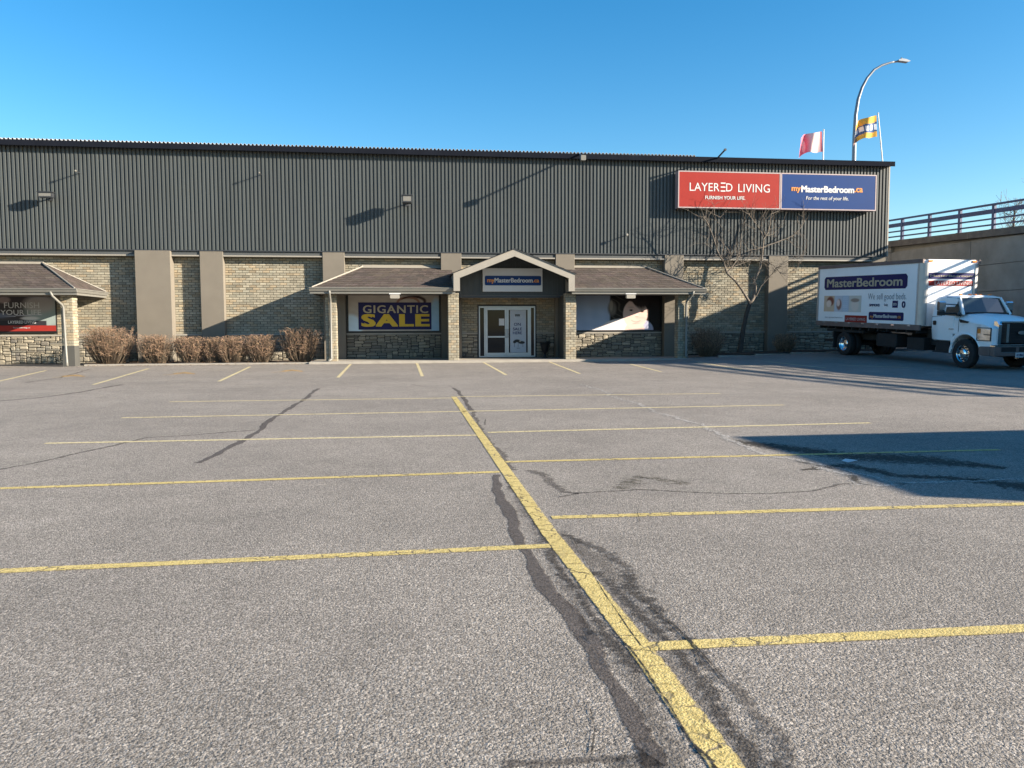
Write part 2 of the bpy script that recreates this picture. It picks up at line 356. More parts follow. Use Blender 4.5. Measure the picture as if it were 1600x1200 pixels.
for pts, w, k in (
    ([(497, 607), (470, 628), (440, 645), (415, 662), (411, 668), (385, 685), (350, 705), (308, 724)], .11, 'tar'),
    ([(-40, 742), (60, 722), (175, 697), (230, 684), (300, 680), (400, 672)], .10, 'tar_soft'),
    ([(-20, 628), (60, 622), (130, 612), (190, 601)], .22, 'tar_soft'),
    ([(40, 598), (95, 590), (140, 577)], .14, 'tar_soft'),
    ([(706, 606), (716, 611), (728, 628), (740, 645)], .10, 'tar'),
    ([(740, 645), (748, 668), (758, 680), (775, 700), (800, 735)], .13, 'tar_soft'),
    ([(745, 655), (760, 655), (757, 664)], .05, 'tar_soft'),
    ([(780, 742), (774, 765), (790, 795), (812, 840), (850, 910), (900, 980), (950, 1060), (985, 1110), (1015, 1180), (1040, 1260)], .115, 'tar'),
    ([(795, 745), (815, 780), (850, 835), (885, 900), (940, 980), (985, 1050)], .12, 'tar_soft'),
    ([(875, 836), (930, 855), (975, 885), (990, 915), (1030, 950), (1075, 1000), (1120, 1050), (1165, 1090), (1205, 1150), (1225, 1240)], .15, 'tar_soft'),
    ([(870, 830), (925, 870), (970, 920), (1030, 990), (1090, 1070), (1150, 1150), (1200, 1240)], .42, 'tar_faint'),
    ([(800, 760), (840, 830), (880, 900), (940, 990), (1000, 1080), (1040, 1160), (1070, 1240)], .20, 'tar_faint'),
    ([(930, 890), (985, 940), (1050, 1010), (1100, 1080), (1160, 1160), (1190, 1240)], .12, 'tar_soft'),
    ([(825, 735), (850, 742), (858, 756), (875, 768), (905, 770)], .16, 'tar_soft'),
    ([(870, 778), (905, 770), (1000, 765), (1100, 770), (1200, 772), (1270, 768), (1310, 757), (1345, 755)], .07, 'tar_soft'),
    ([(955, 1240), (985, 1190), (1020, 1180)], .2, 'tar_soft'),
    ([(780, 1194), (900, 1188), (1000, 1186)], .07, 'tar_soft'),
    ([(240, 598), (330, 596), (430, 594), (520, 591), (620, 591)], .22, 'pale'),
    ([(905, 600), (930, 606), (960, 620), (1000, 633), (1060, 655), (1110, 668), (1140, 685), (1160, 700), (1200, 712), (1240, 718), (1290, 728), (1328, 742), (1340, 757)], .2, 'pale'),
    ([(1310, 742), (1335, 745), (1340, 757), (1385, 760), (1430, 757), (1500, 752), (1600, 748), (1700, 744)], .16, 'pale'),
    ([(1240, 722), (1320, 733), (1390, 752), (1420, 757)], .12, 'pale'),
    ([(960, 765), (1000, 745), (1040, 750), (1075, 756)], .35, 'oil'),
    ([(640, 600), (660, 604), (700, 606)], .05, 'tar_soft')):
    strip('tar_seam' if k.startswith('tar') else ('dusty_crack' if k == 'pale' else 'oil_stain'), gp(*pts), w, M[k], .002 if k != 'pale' else .003, step=.09, wob=w*.30 if k == 'pale' else min(w*.16, .022))
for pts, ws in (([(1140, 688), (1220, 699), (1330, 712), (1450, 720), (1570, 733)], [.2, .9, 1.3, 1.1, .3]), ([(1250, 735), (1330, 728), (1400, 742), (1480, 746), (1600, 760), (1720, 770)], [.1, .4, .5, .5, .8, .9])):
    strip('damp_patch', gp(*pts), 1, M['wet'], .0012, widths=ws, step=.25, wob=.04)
for pts, w in (([(1085, 1165), (1100, 1180), (1112, 1196), (1130, 1230)], .035), ([(958, 985), (985, 1015), (1012, 1050), (1040, 1090), (1062, 1125), (1080, 1160)], .014),
               ([(1026, 1003), (1030, 1022)], .014), ([(1060, 985), (1085, 1015), (1105, 1060)], .012), ([(895, 840), (930, 905), (965, 960), (1000, 1010)], .01), ([(995, 800), (1000, 815)], .01),
               ([(925, 1180), (928, 1140), (922, 1110)], .01), ([(1000, 930), (1020, 955), (1050, 975), (1078, 1000), (1130, 1060)], .012)):
    strip('open_crack', gp(*pts), w, M['crack'], .0055, step=.04, wob=w*.4)

p = G(1327, 721); t = thing('paper_scrap', 'small white paper scrap lying on the shaded asphalt', 'litter', (p.x, p.y, p.z+.004), .4)
b = MB(); b.poly([(-.09, -.05, 0), (.07, -.06, .012), (.10, .03, .004), (.01, .06, .02), (-.08, .04, .006)]); b.build('sheet', M['white'], t)
# ------------------------------------------------------------------ slab, beds
ZS = .115
b = MB(); b.box(-4.0, 14.0, 34.45, 37.4, -.05, ZS); b.box(-4.02, 14.02, 34.3, 34.446, -.05, ZS-.012)
slab = bevel(b.build('walkway_slab', M['concrete'], kind='structure'), .01)
for k, (x0, x1) in enumerate(((-13.0, -4.05), (14.05, 24.5))):
    b = MB(); n = 40
    for i in range(n):
        xa, xb = x0+(x1-x0)*i/n, x0+(x1-x0)*(i+1)/n
        for j in range(6):
            ya, yb = 34.75+j*.44, 34.75+(j+1)*.44
            def z(x, y): return zg(x, y) + .03 + .05*math.sin(x*3.1+y*2)*math.sin(y*2.3) * (0 if y < 34.8 or y > 37.3 else 1) + .03
            b.quad((xa, ya, z(xa, ya)), (xb, ya, z(xb, ya)), (xb, yb, z(xb, yb)), (xa, yb, z(xa, yb)))
    b.build('planting_bed', M['mulch'], kind='structure')
    b = MB()
    for i in range(6):
        xa, xb = x0+(x1-x0)*i/6, x0+(x1-x0)*(i+1)/6-.01; zz = zg((xa+xb)/2, 35) - (.03 if k else 0)
        b.prism([(34.62, -.1), (34.76, -.1), (34.76, zz+.07), (34.62, zz+.06)], xa, xb, axis='x')
    b.build('kerb', M['concrete'], kind='structure')

# ------------------------------------------------------------------ the shop building
YW = 37.4          # brick plane
YP = 37.02         # pilaster and cladding plane
store = thing('store_building', 'long low shop building with dark ribbed steel upper wall over beige brick and gabled entrance', 'building', (5, 37.4, 0))
def off(o):                      # parts are modelled in world coordinates; shift into the thing's frame
    return o
store_inv = Vector((-5, -37.4, 0))
def part(b, name, mats, parent=store, **k):
    o = b.build(name, mats, parent, **k)
    if parent is store: o.location = store_inv
    return o
XL, XR, ZC, ZT = -30.0, 23.65, 4.97, 9.36
b = MB(); b.box(XL, XR-.05, YW+.03, 70, -.3, 9.2); part(b, 'wall_core', M['mortar'])
# ribbed cladding
b = MB(); pitch = .1685; x = XL; prof = []
while x < XR - .12:
    prof += [(x, YP+.07), (x+.054, YP+.07), (x+.068, YP), (x+.152, YP), (x+pitch, YP+.07)]; x += pitch
prof2 = []
for p in prof:
    if not prof2 or abs(p[0]-prof2[-1][0]) > 1e-6: prof2.append(p)
n = len(prof2)
for (xx, yy) in prof2: b.v += [(xx, yy, ZC), (xx, yy, ZT)]
rnd = random.Random(4); tone = {}
for i in range(n-1):
    k = int((prof2[i][0]-XL)/(pitch*5)); v = tone.setdefault(k, 1+rnd.uniform(-.07, .07))
    b.f.append((2*i, 2*i+2, 2*i+3, 2*i+1)); b.m.append(0); b.c.append((v, v, v*1.01, 1))
part(b, 'ribbed_cladding', M['clad'], kind='stuff')
b = MB(); b.box(prof2[-1][0], XR, YP-.012, YW+.02, ZC, ZT); b.box(XR-.05, XR-.001, YW+.02, 69.9, ZC, ZT); part(b, 'corner_trim', M['trim'])
b = MB(); b.box(XL, XR-.02, YP+.05, YW+.02, ZC-.03, ZC-.002); b.box(XL, XR-.02, YP-.008, YP+.048, ZC-.035, ZC+.012); part(b, 'drip_edge', M['clad_dark'])
b = MB(); b.box(XL, XR+.07, YP-.26, YP+.02, ZT-.02, ZT+.12); b.box(XL, XR+.07, YP-.29, YP-.263, ZT-.09, ZT+.14)
b.box(XR+.02, XR+.09, YP+.022, 70, ZT-.02, ZT+.12); part(b, 'coping', M['coping'])
b = MB(); x = XL
while x < 13.5:
    b.prism([(x, ZT+.142), (x+.03, ZT+.142), (x+.055, ZT+.205), (x+.115, ZT+.205), (x+.14, ZT+.142), (x+.16, ZT+.142), (x+.16, ZT+.15), (x+.145, ZT+.152), (x+.12, ZT+.213), (x+.05, ZT+.213), (x+.025, ZT+.152), (x, ZT+.15)], YP-.27, YP+1.2); x += .1685
part(b, 'roof_sheet_edge', M['galv'], kind='stuff')
b = MB(); b.quad((XL, YP+.021, ZT+.1), (XR, YP+.021, ZT+.1), (XR, 70, ZT+.3), (XL, 70, ZT+.3)); part(b, 'roof', M['galv'])

# pilasters
PIL = [(-21.9, -20.9, YP), (-11.6, -10.12, YP-.16), (-8.93, -7.94, YP), (-3.64, -2.67, YP), (1.66, 2.6, YP), (7.0, 7.9, YP), (12.27, 13.2, YP), (17.48, 18.47, YP), (22.85, 23.62, YP)]
for i, (xa, xb, yp) in enumerate(PIL):
    b = MB(); b.box(xa, xb, yp, YW+.03, -.05, ZC-.04, ch=0)
    o = part(b, 'pilaster', M['stucco'], label=('extra wide stucco pilaster' if i == 1 else None)); bevel(o, .012, 1)
BAYS = [(-30, -21.9), (-20.9, -16.3), (-16.3, -11.6), (-10.12, -8.93), (-7.94, -3.64), (-2.67, 1.66), (2.6, 7.0), (7.9, 12.27), (13.2, 17.48), (18.47, 22.85)]
# lintel band: painted beam with a pale cap strip
for xa, xb in BAYS:
    b = MB(); c_ = MB(); b.box(xa+.003, xb-.003, YP+.06, YW+.03, ZC-.2, ZC-.04); c_.box(xa+.003, xb-.003, YP+.02, YW+.03, ZC-.262, ZC-.204)
    part(b, 'lintel_band', M['lintel']); part(c_, 'lintel_cap', M['trim'])

def brick_col():
    v = random.gauss(1, .13); h = random.random()
    c = (v*1.06, v*.96, v*.86, 1) if h < .22 else ((v*.9, v*.93, v*.95, 1) if h < .4 else (v, v, v, 1))
    return c
def bricks(b, org, u, w, h, nrm, bl=.285, bh=.098, j=.011, holes=(), proud=.012, z0=0):
    """bricks laid in running bond on the plane org + s*u + t*z, facing nrm"""
    org, u, nrm = Vector(org), Vector(u), Vector(nrm); rows = int(h / (bh+j)) ; zz = Vector((0, 0, 1))
    for r_ in range(rows+1):
        t0 = r_*(bh+j); t1 = min(t0+bh, h)
        if t1 - t0 < .02: continue
        s = -(bl+j)*.5 if r_ % 2 else 0.0
        while s < w:
            s0, s1 = max(s, 0), min(s+bl, w); s += bl+j
            if s1-s0 < .03: continue
            segs = [(s0, s1)]
            for (ha, hb, hc, hd) in holes:
                if t1 > hc and t0 < hd:
                    out = []
                    for a, c in segs:
                        if c <= ha or a >= hb: out.append((a, c))
                        else:
                            if a < ha: out.append((a, ha))
                            if c > hb: out.append((hb, c))
                    segs = out
            for a, c in segs:
                if c-a < .02: continue
                pr = proud + random.uniform(-.003, .004); ch = .006; col = brick_col()
                P = lambda s_, t_, d: org + u*s_ + zz*t_ + nrm*d
                o8 = [P(a, t0, 0), P(c, t0, 0), P(c, t1, 0), P(a, t1, 0), P(a+ch, t0+ch, pr), P(c-ch, t0+ch, pr), P(c-ch, t1-ch, pr), P(a+ch, t1-ch, pr)]
                n_ = len(b.v); b.v += [tuple(q) for q in o8]
                for f in ((4, 5, 6, 7), (0, 1, 5, 4), (1, 2, 6, 5), (2, 3, 7, 6), (3, 0, 4, 7)):
                    b.f.append(tuple(n_+i for i in f)); b.m.append(0); b.c.append(col)
ZSTONE = 1.22
WIN = {2: (-17.3+15.95, -15.10+15.95+0, 1.40, 2.93), 5: (.02, 4.31, 1.30, 3.2), 6: (3.36-2.6, 6.12-2.6, .0, 2.55), 7: (.02, 4.35, 1.30, 3.2)}
b = MB()
for i, (xa, xb) in enumerate(BAYS):
    if i == 0: continue
    zb = ZSTONE+.08; holes = []
    if i == 1: holes = [(.5, 4.7, 1.38-zb, 2.96-zb)]
    if i == 2: holes = [(-.1, -15.08+16.3, 1.38-zb, 2.96-zb)]
    if i in (5, 7): holes = [(0.0, xb-xa, 0, 3.2-zb)]
    if i == 6: holes = [(.76, 3.52, 0, 2.56-zb)]
    bricks(b, (xa, YW+.028, zb), (1, 0, 0), xb-xa, ZC-.27-zb, (0, -1, 0), holes=holes, proud=.028)
part(b, 'brick_courses', M['brick'], kind='stuff')

# stone base: ledger-stone layout
def stone_layout(w, h, seed, cw=.085, chh=.068):
    rnd = random.Random(seed); nxx, nyy = max(1, int(w/cw)), max(1, int(h/chh)); cw, chh = w/nxx, h/nyy
    used = [[0]*nxx for _ in range(nyy)]; out = []
    for j in range(nyy):
        for i in range(nxx):
            if used[j][i]: continue
            hh = rnd.choices((1, 2, 3), (.42, .45, .13))[0]; ww = rnd.choice((2, 3, 4, 5, 6)) if hh < 3 else rnd.choice((2, 3, 4))
            if hh == 1: ww = rnd.choice((3, 4, 5, 6, 7))
            while j+hh > nyy or any(used[j+q][i] for q in range(hh)): hh -= 1
            k = 0
            while k < ww and i+k < nxx and not any(used[j+q][i+k] for q in range(hh)): k += 1
            if i+k < nxx and not used[j][i+k] and (i+k+1 >= nxx or used[j][i+k+1]): k += 1
            ok = all(not used[j+q][i+r_] for q in range(hh) for r_ in range(k) if i+r_ < nxx)
            if not ok: hh = 1
            for q in range(hh):
                for r_ in range(k):
                    if i+r_ < nxx: used[j+q][i+r_] = 1
            out.append((i*cw, min(i+k, nxx)*cw, j*chh, (j+hh)*chh))
    return out
stone_meshes = []
for k in range(14):
    rnd = random.Random(100+k); b = MB(); j = lambda a: a + rnd.uniform(-.035, .035)
    ring0 = [(0, 0), (1, 0), (1, 1), (0, 1)]
    rr = [(j(.06), j(.0)+.02), (j(.5), 0.02), (j(.95), j(.03)), (1.0, j(.5)), (j(.95), j(.96)), (j(.5), .98), (j(.06), j(.96)), (0, j(.5))]
    back = [(x_, 0.0, z_) for x_, z_ in rr]; sh = [(x_, -rnd.uniform(.6, .8), z_) for x_, z_ in rr]
    fr = [(.5+(x_-.5)*.86, -1.0+rnd.uniform(-.1, .18), .5+(z_-.5)*.74) for x_, z_ in rr]
    b.v += back+sh+fr+[(.5, -1.05, .5)]
    for a in range(8):
        c = (a+1) % 8
        b.f += [(a, c, 8+c, 8+a), (8+a, 8+c, 16+c, 16+a), (16+a, 16+c, 24)]
    b.m = [0]*len(b.f); b.c = [None]*len(b.f); stone_meshes.append(b.mesh('stone', M['stone']))
stone_count = 0
def stones_as_parts(x0, z0, w, h, y, seed, parent, base):
    global stone_count
    rnd = random.Random(seed)
    for (a, c, d, e) in stone_layout(w, h, seed):
        o = bpy.data.objects.new('stone', rnd.choice(stone_meshes)); link(o, parent)
        gp_ = .014
        o.location = Vector((x0+a+gp_*.5, y, z0+d+gp_*.5)) + base; o.scale = (c-a-gp_, rnd.uniform(.045, .075), e-d-gp_); stone_count += 1
def stones_joined(b, x0, z0, w, h, y, seed, nrm='y'):
    rnd = random.Random(seed)
    for (a, c, d, e) in stone_layout(w, h, seed):
        me = rnd.choice(stone_meshes); sx, sz, sy = c-a-.014, e-d-.014, rnd.uniform(.04, .07); v = rnd.uniform(.7, 1.3); n_ = len(b.v)
        for q in me.vertices: b.v.append((x0+a+q.co.x*sx, y+q.co.y*sy, z0+d+q.co.z*sz))
        for p in me.polygons: b.f.append(tuple(n_+i for i in p.vertices)); b.m.append(0); b.c.append((v, v*.96, v*.88, 1))
YS = YW+.012
for xa, xb in BAYS[1:]: b = MB(); b.box(xa+.002, xb-.002, YS, YW+.028, 0, ZSTONE); part(b, 'stone_backing', M['stonejoint'])
for (x0, w, z0, seed) in ((-2.66, 4.30, ZS, 3), (7.91, 4.34, ZS, 5), (2.61, .74, ZS, 7), (6.15, .83, ZS, 8), (-17.0, 3.55, .03, 9)):
    stones_as_parts(x0, z0, w, ZSTONE-z0, YS, seed, store, store_inv)
b = MB()
for (x0, x1, z0, seed) in ((-20.9, -17.0, 0, 21), (-13.44, -11.62, .03, 22), (-10.1, -8.95, .05, 23), (-7.92, -3.66, .05, 24), (13.22, 17.46, .2, 25), (18.5, 22.8, .3, 26)):
    stones_joined(b, x0, z0, x1-x0, ZSTONE-z0, YS, seed)
part(b, 'far_stones', M['stone_v'], kind='stuff')
for i, (xa, xb) in enumerate(BAYS[1:], 1):
    for xq, xr_ in (((xa+.003, 3.35), (6.145, xb-.003)) if i == 6 else ((xa+.003, xb-.003),)):
        b = MB(); b.box(xq, xr_, YW-.07, YW+.03, ZSTONE+.002, ZSTONE+.075); part(b, 'stone_sill', M['concrete'])

# windows behind the banners
def window(x0, x1, z0, z1, y, fw=.07, m='black'):
    b = MB(); b.box(x0, x1, y-.03, y+.04, z0, z0+fw); b.box(x0, x1, y-.03, y+.04, z1-fw, z1); b.box(x0, x0+fw, y-.03, y+.04, z0+fw, z1-fw); b.box(x1-fw, x1, y-.03, y+.04, z0+fw, z1-fw)
    w_ = bpy.data.objects.new('window', None); link(w_, store); w_.location = store_inv
    b.build('frame', M[m], w_); p = MB(); p.box(x0+fw, x1-fw, y+.005, y+.02, z0+fw, z1-fw); p.build('pane', M['glass'], w_); return w_
window(-2.66, 1.65, 1.31, 3.12, YW)
window(7.91, 12.26, 1.31, 3.12, YW)
window(-20.4, -15.08, 1.38, 2.96, YW-.02, .05)

# entrance doors
dr = bpy.data.objects.new('entrance_doors', None); link(dr, store); dr.location = store_inv
DX0, DX1, DZ0, DZ1 = 3.42, 6.08, ZS+.03, 2.52
def pxx(x): return F(x, 500, YW).x
fr = MB(); y0, y1 = YW-.06, YW+.03
sl0, sl1 = pxx(757.5), pxx(828); mid = pxx(791.5)
fr.box(DX0, DX0+.05, y0, y1, DZ0, DZ1); fr.box(DX1-.05, DX1, y0, y1, DZ0, DZ1); fr.box(DX0+.05, DX1-.05, y0, y1, DZ1-.07, DZ1); fr.box(DX0+.05, DX1-.05, y0, y1, DZ0, DZ0+.05)
fr.box(sl0-.04, sl0+.03, y0, y1, DZ0+.05, DZ1-.07); fr.box(sl1-.03, sl1+.04, y0, y1, DZ0+.05, DZ1-.07)
fr.build('frame', M['alu'], dr)
g_ = MB(); g_.box(DX0+.05, sl0-.04, YW-.02, YW-.01, DZ0+.05, DZ1-.07); g_.box(sl1+.04, DX1-.05, YW-.02, YW-.01, DZ0+.05, DZ1-.07); g_.build('sidelight_pane', M['glass'], dr)
for (a, c) in ((sl0+.035, mid-.005), (mid+.005, sl1-.035)):
    d_ = MB(); s_ = .085
    d_.box(a, a+s_, YW-.075, YW-.025, DZ0+.055, DZ1-.075); d_.box(c-s_, c, YW-.075, YW-.025, DZ0+.055, DZ1-.075)
    d_.box(a+s_, c-s_, YW-.075, YW-.025, DZ0+.055, DZ0+.2); d_.box(a+s_, c-s_, YW-.075, YW-.025, DZ1-.17, DZ1-.075)
    d_.build('door_leaf', M['alu'], dr)
    g_ = MB(); g_.box(a+s_, c-s_, YW-.055, YW-.045, DZ0+.2, DZ1-.17); g_.build('door_pane', M['glass'], dr)
h_ = MB(); h_.tube([(mid+.055, YW-.08, 1.05), (mid+.055, YW-.13, 1.08), (mid+.055, YW-.13, 1.42), (mid+.055, YW-.08, 1.45)], .015, 8)
h_.tube([(mid-.055, YW-.08, 1.05), (mid-.055, YW-.13, 1.08), (mid-.055, YW-.13, 1.42), (mid-.055, YW-.08, 1.45)], .015, 8); h_.build('handle', M['alu'], dr, smooth=True)
h_ = MB(); h_.box(sl0+.13, mid-.1, YW-.11, YW-.08, 1.06, 1.13); h_.build('push_bar', M['alu'], dr)
b = MB(); b.box(3.36, 3.418, YW-.02, YW+.03, ZS, 2.58); b.box(6.082, 6.14, YW-.02, YW+.03, ZS, 2.58); b.box(3.418, 6.082, YW-.02, YW+.03, 2.522, 2.58); part(b, 'door_surround', M['clad_dark'])

# ------------------------------------------------------------------ canopies
def roof_plane(b, A, B, Ct, D, rows, seed, tilt=.012, cw=.3):
    """shingle courses between eave A-B and top D-C (A below D)"""
    A, B, Ct, D = map(Vector, (A, B, Ct, D)); rnd = random.Random(seed); n = (B-A).cross(D-A).normalized()
    for r_ in range(rows):
        t0, t1 = r_/rows, (r_+1)/rows
        l0, r0, l1, r1 = A.lerp(D, t0), B.lerp(Ct, t0), A.lerp(D, t1), B.lerp(Ct, t1)
        L_ = (r0-l0).length
        if L_ < .05: continue
        k = max(1, int(L_/cw)); off_ = rnd.random()
        cuts = [0] + [min(1, max(0, (i+off_+rnd.uniform(-.2, .2))/k)) for i in range(k)] + [1]; cuts = sorted(set(cuts))
        for a, c in zip(cuts, cuts[1:]):
            if c-a < .002: continue
            v = rnd.gauss(1, .17); lift = n*(tilt + rnd.uniform(0, .008)); g_ = .004/L_
            p0, p1, p2, p3 = l0.lerp(r0, a+g_)+lift, l0.lerp(r0, c-g_)+lift, l1.lerp(r1, c-g_), l1.lerp(r1, a+g_)
            col = (v, v*rnd.uniform(.94, 1.04), v*rnd.uniform(.92, 1.05), 1)
            b.quad(p0, p1, p2, p3, 0, col); b.quad(l0.lerp(r0, a+g_), l0.lerp(r0, c-g_), p1, p0, 0, col)
def gutter(parent, xa, xb, y, z, side_l=None, side_r=None, top=.0):
    """K-style eave gutter and fascia along the front, returning along the given ends to y=YW"""
    b = MB()
    def run_x(x0, x1):
        b.prism([(y, z-.17), (y-.05, z-.15), (y-.095, z-.05), (y-.095, z-.035), (y-.12, z-.03), (y-.12, z), (y-.10, z), (y-.085, z-.02), (y-.03, z-.02), (y-.03, z+.01), (y, z+.01)], x0, x1, axis='x')
        b.box(x0+.02, x1-.02, y+.002, y+.03, z-.25, z-.0)
    run_x(xa - (.1 if side_l else 0), xb + (.1 if side_r else 0))
    if side_r: b.prism([(xb, z-.17), (xb+.05, z-.15), (xb+.095, z-.05), (xb+.12, z-.03), (xb+.12, z), (xb+.03, z-.01), (xb, z)], y+.004, YW+.02); b.box(xb-.03, xb-.002, y+.035, YW+.02, z-.25, z-.0)
    if side_l: b.prism([(xa, z-.17), (xa, z), (xa-.03, z-.01), (xa-.12, z), (xa-.12, z-.03), (xa-.095, z-.05), (xa-.05, z-.15)], y+.004, YW+.02); b.box(xa+.002, xa+.03, y+.035, YW+.02, z-.25, z-.0)
    return b.build('gutter', M['gutter'], parent, label=None)
def canopy(xa, xb, xta, xtb, ye, z, zt, hip_l, hip_r, seed, gable=None):
    cp = bpy.data.objects.new('canopy', None); link(cp, store); cp.location = store_inv
    b = MB(); rows = 11
    roof_plane(b, (xa, ye, z), (xb, ye, z), (xtb, YW, zt), (xta, YW, zt), rows, seed)
    if hip_l: roof_plane(b, (xa, YW, z), (xa, ye, z), (xta, YW, zt), (xta, YW, zt), rows, seed+1)
    if hip_r: roof_plane(b, (xb, ye, z), (xb, YW, z), (xtb, YW, zt), (xtb, YW, zt), rows, seed+2)
    o = b.build('shingles', M['shingle'], cp, kind='stuff')
    d_ = MB(); d_.poly([(xa, ye, z-.012), (xb, ye, z-.012), (xtb, YW, zt-.012), (xta, YW, zt-.012)])
    if hip_l: d_.poly([(xa, YW, z-.012), (xa, ye, z-.012), (xta, YW, zt-.012)])
    if hip_r: d_.poly([(xb, ye, z-.012), (xb, YW, z-.012), (xtb, YW, zt-.012)])
    d_.build('roof_deck', M['under'], cp)
    f_ = MB(); f_.prism([(YW-.18, zt-.035), (YW-.0, zt+.11), (YW+.03, zt+.11), (YW+.03, zt-.05)], xta-.05, xtb+.05, axis='x')
    for s_, (xe, xt) in ((-1, (xa, xta)), (1, (xb, xtb))):
        if (s_ < 0 and not hip_l) or (s_ > 0 and not hip_r): continue
        p0, p1 = Vector((xe, YW-.03, z+.03)), Vector((xt, YW-.03, zt+.03)); f_.tube([p0, p1], .035, 4)
        p0, p1 = Vector((xe, ye, z+.015)), Vector((xt, YW-.08, zt+.03)); f_.tube([p0, p1], .035, 5)
    f_.build('flashing', M['trim'], cp)
    s_ = MB(); s_.box(xa+.03, xb-.03, ye+.035, YW-.005, z-.2, z-.175); s_.build('soffit', M['soffit'], cp)
    gutter(cp, xa, xb, ye, z, hip_l, hip_r); return cp
EY = 34.35
canopy(-3.84, 2.16, -1.88, 2.16, EY, 3.22, 4.30, True, False, 40)
canopy(7.2, 13.2, 7.2, 11.42, EY, 3.22, 4.36, False, True, 50)
canopy(-24.0, -13.0, -24.0, -15.55, 34.0, 3.14, 4.38, False, True, 60)

b = MB(); b.box(2.0, 2.22, 35.26, YP-.002, ZS, 3.0); part(b, 'fin_wall', M['stucco'])
b = MB(); b.box(7.12, 7.34, 35.26, YP-.002, ZS, 3.0); part(b, 'fin_wall', M['stucco_dark'])
# brick pillars
def pillar(x0, x1, y0, y1, z0, z1, base=None, m='brick'):
    p = bpy.data.objects.new('pillar', None); link(p, store); p.location = store_inv
    c = MB(); c.box(x0, x1, y0, y1, z0-.1, z1); c.build('core', M['mortar'], p)
    zb = base or z0; b = MB(); w, d = x1-x0, y1-y0; kw = dict(bl=w-.001 if w < .3 else .215, proud=.01)
    bricks(b, (x0, y0, zb), (1, 0, 0), w, z1-zb, (0, -1, 0), **kw); bricks(b, (x1, y0, zb), (0, 1, 0), d, z1-zb, (1, 0, 0), **kw); bricks(b, (x0, y1, zb), (0, -1, 0), d, z1-zb, (-1, 0, 0), **kw)
    b.build('brick_courses', M['brick'], p, kind='stuff')
    if base:
        t_ = MB(); t_.box(x0-.012, x1+.012, y0-.012, y1+.012, z0-.1, base); t_.build('plinth', M['stucco_dark'], p)
for x0, x1 in ((-3.34, -2.89), (1.86, 2.3), (7.03, 7.49), (12.18, 12.65)): pillar(x0, x1, 34.8, 35.25, ZS, 3.02)
pillar(-13.75, -13.3, 34.5, 34.98, .0, 2.94, base=.85)

# downspouts
def downspout(pts, foot=True):
    b = MB(); b.tube([Vector(p) for p in pts], .05, 8); o = part(b, 'downspout', M['gutter'], smooth='all'); return o
for x in (-3.12,): downspout([(x+.0, 34.3, 3.1), (x, 34.36, 2.95), (x, 34.66, 2.72), (x, 34.71, 2.6), (x, 34.71, .3), (x, 34.66, .2), (x-.12, 34.5, .14)])
x = 12.42; downspout([(x+.28, 34.3, 3.1), (x+.26, 34.36, 2.95), (x+.1, 34.66, 2.66), (x+.1, 34.71, 2.5), (x+.1, 34.71, .25), (x+.12, 34.6, .15)])
x = -13.7; downspout([(x-.2, 33.95, 3.02), (x-.16, 34.02, 2.85), (x+.06, 34.36, 2.5), (x+.08, 34.41, 2.4), (x+.12, 34.39, .85), (x+.16, 34.33, .3), (x+.22, 34.2, .05)])

# entrance gable
gb = bpy.data.objects.new('entrance_gable', None); link(gb, store); gb.location = store_inv
GX0, GX1, GA, YG = 2.06, 7.3, 4.68, 34.15
ZL, ZA, ZB = 3.83, 4.86, 2.98
fb = MB(); th = .30; yb = YG+.07
def fpoly(pts):
    n = len(pts); fb.prism(pts, YG, yb)
sl = (ZA-ZL)/(GA-GX0)
fpoly([(GX0-.0, ZL-th*.2), (GX0+.0, ZL), (GA, ZA), (GA, ZA-th), (GX0+.27, ZL+.27*sl-th)])
fpoly([(GA+.001, ZA-th), (GA+.001, ZA), (GX1, ZL), (GX1, ZL-th*.2), (GX1-.27, ZL+.27*sl-th)])
fpoly([(GX0, 3.08), (GX0, ZL-th*.2-.002), (GX0+.268, ZL+.27*sl-th-.002), (GX0+.268, 3.08)])
fpoly([(GX1-.268, 3.08), (GX1-.268, ZL+.27*sl-th-.002), (GX1, ZL-th*.2-.002), (GX1, 3.08)])
fb.build('fascia', M['trim'], gb)
rf = MB(); yback = 37.0
roof_plane(rf, (GX0-.06, yback, ZL+.0), (GX0-.06, YG-.04, ZL+.0), (GA, YG-.04, ZA+.035), (GA, yback, ZA+.035), 10, 71)
roof_plane(rf, (GX1+.06, YG-.04, ZL+.0), (GX1+.06, yback, ZL+.0), (GA, yback, ZA+.035), (GA, YG-.04, ZA+.035), 10, 72)
rf.build('shingles', M['shingle'], gb, kind='stuff')
rd = MB(); rd.prism([(GX0-.06, ZL-.005), (GA, ZA+.028), (GX1+.06, ZL-.005), (GX1+.06, ZL-.03), (GA, ZA-.0), (GX0-.06, ZL-.03)], YG-.035, yback); rd.build('roof_deck', M['clad_dark'], gb)
YT = 35.9
tp = MB(); tp.prism([(GX0+.02, ZB), (GX1-.02, ZB), (GX1-.02, ZL-.05), (GA, ZA-.05), (GX0+.02, ZL-.05)], YT, YT+.12)
tp.build('tympanum', M['batten'], gb)
x = GX0+.25
while x < GX1-.1:
    zt = ZL-.08 + (x-GX0 if x < GA else GX1-x)*sl
    bt = MB(); bt.box(x, x+.045, YT-.022, YT-.001, ZB+.01, zt-.02); bt.build('batten', M['batten'], gb); x += .24
for xq in (GX0+.001, GX1-.06): sd = MB(); sd.box(xq, xq+.059, yb+.002, 36.9, 3.08, ZL-.04); sd.build('cheek_wall', M['trim'], gb)
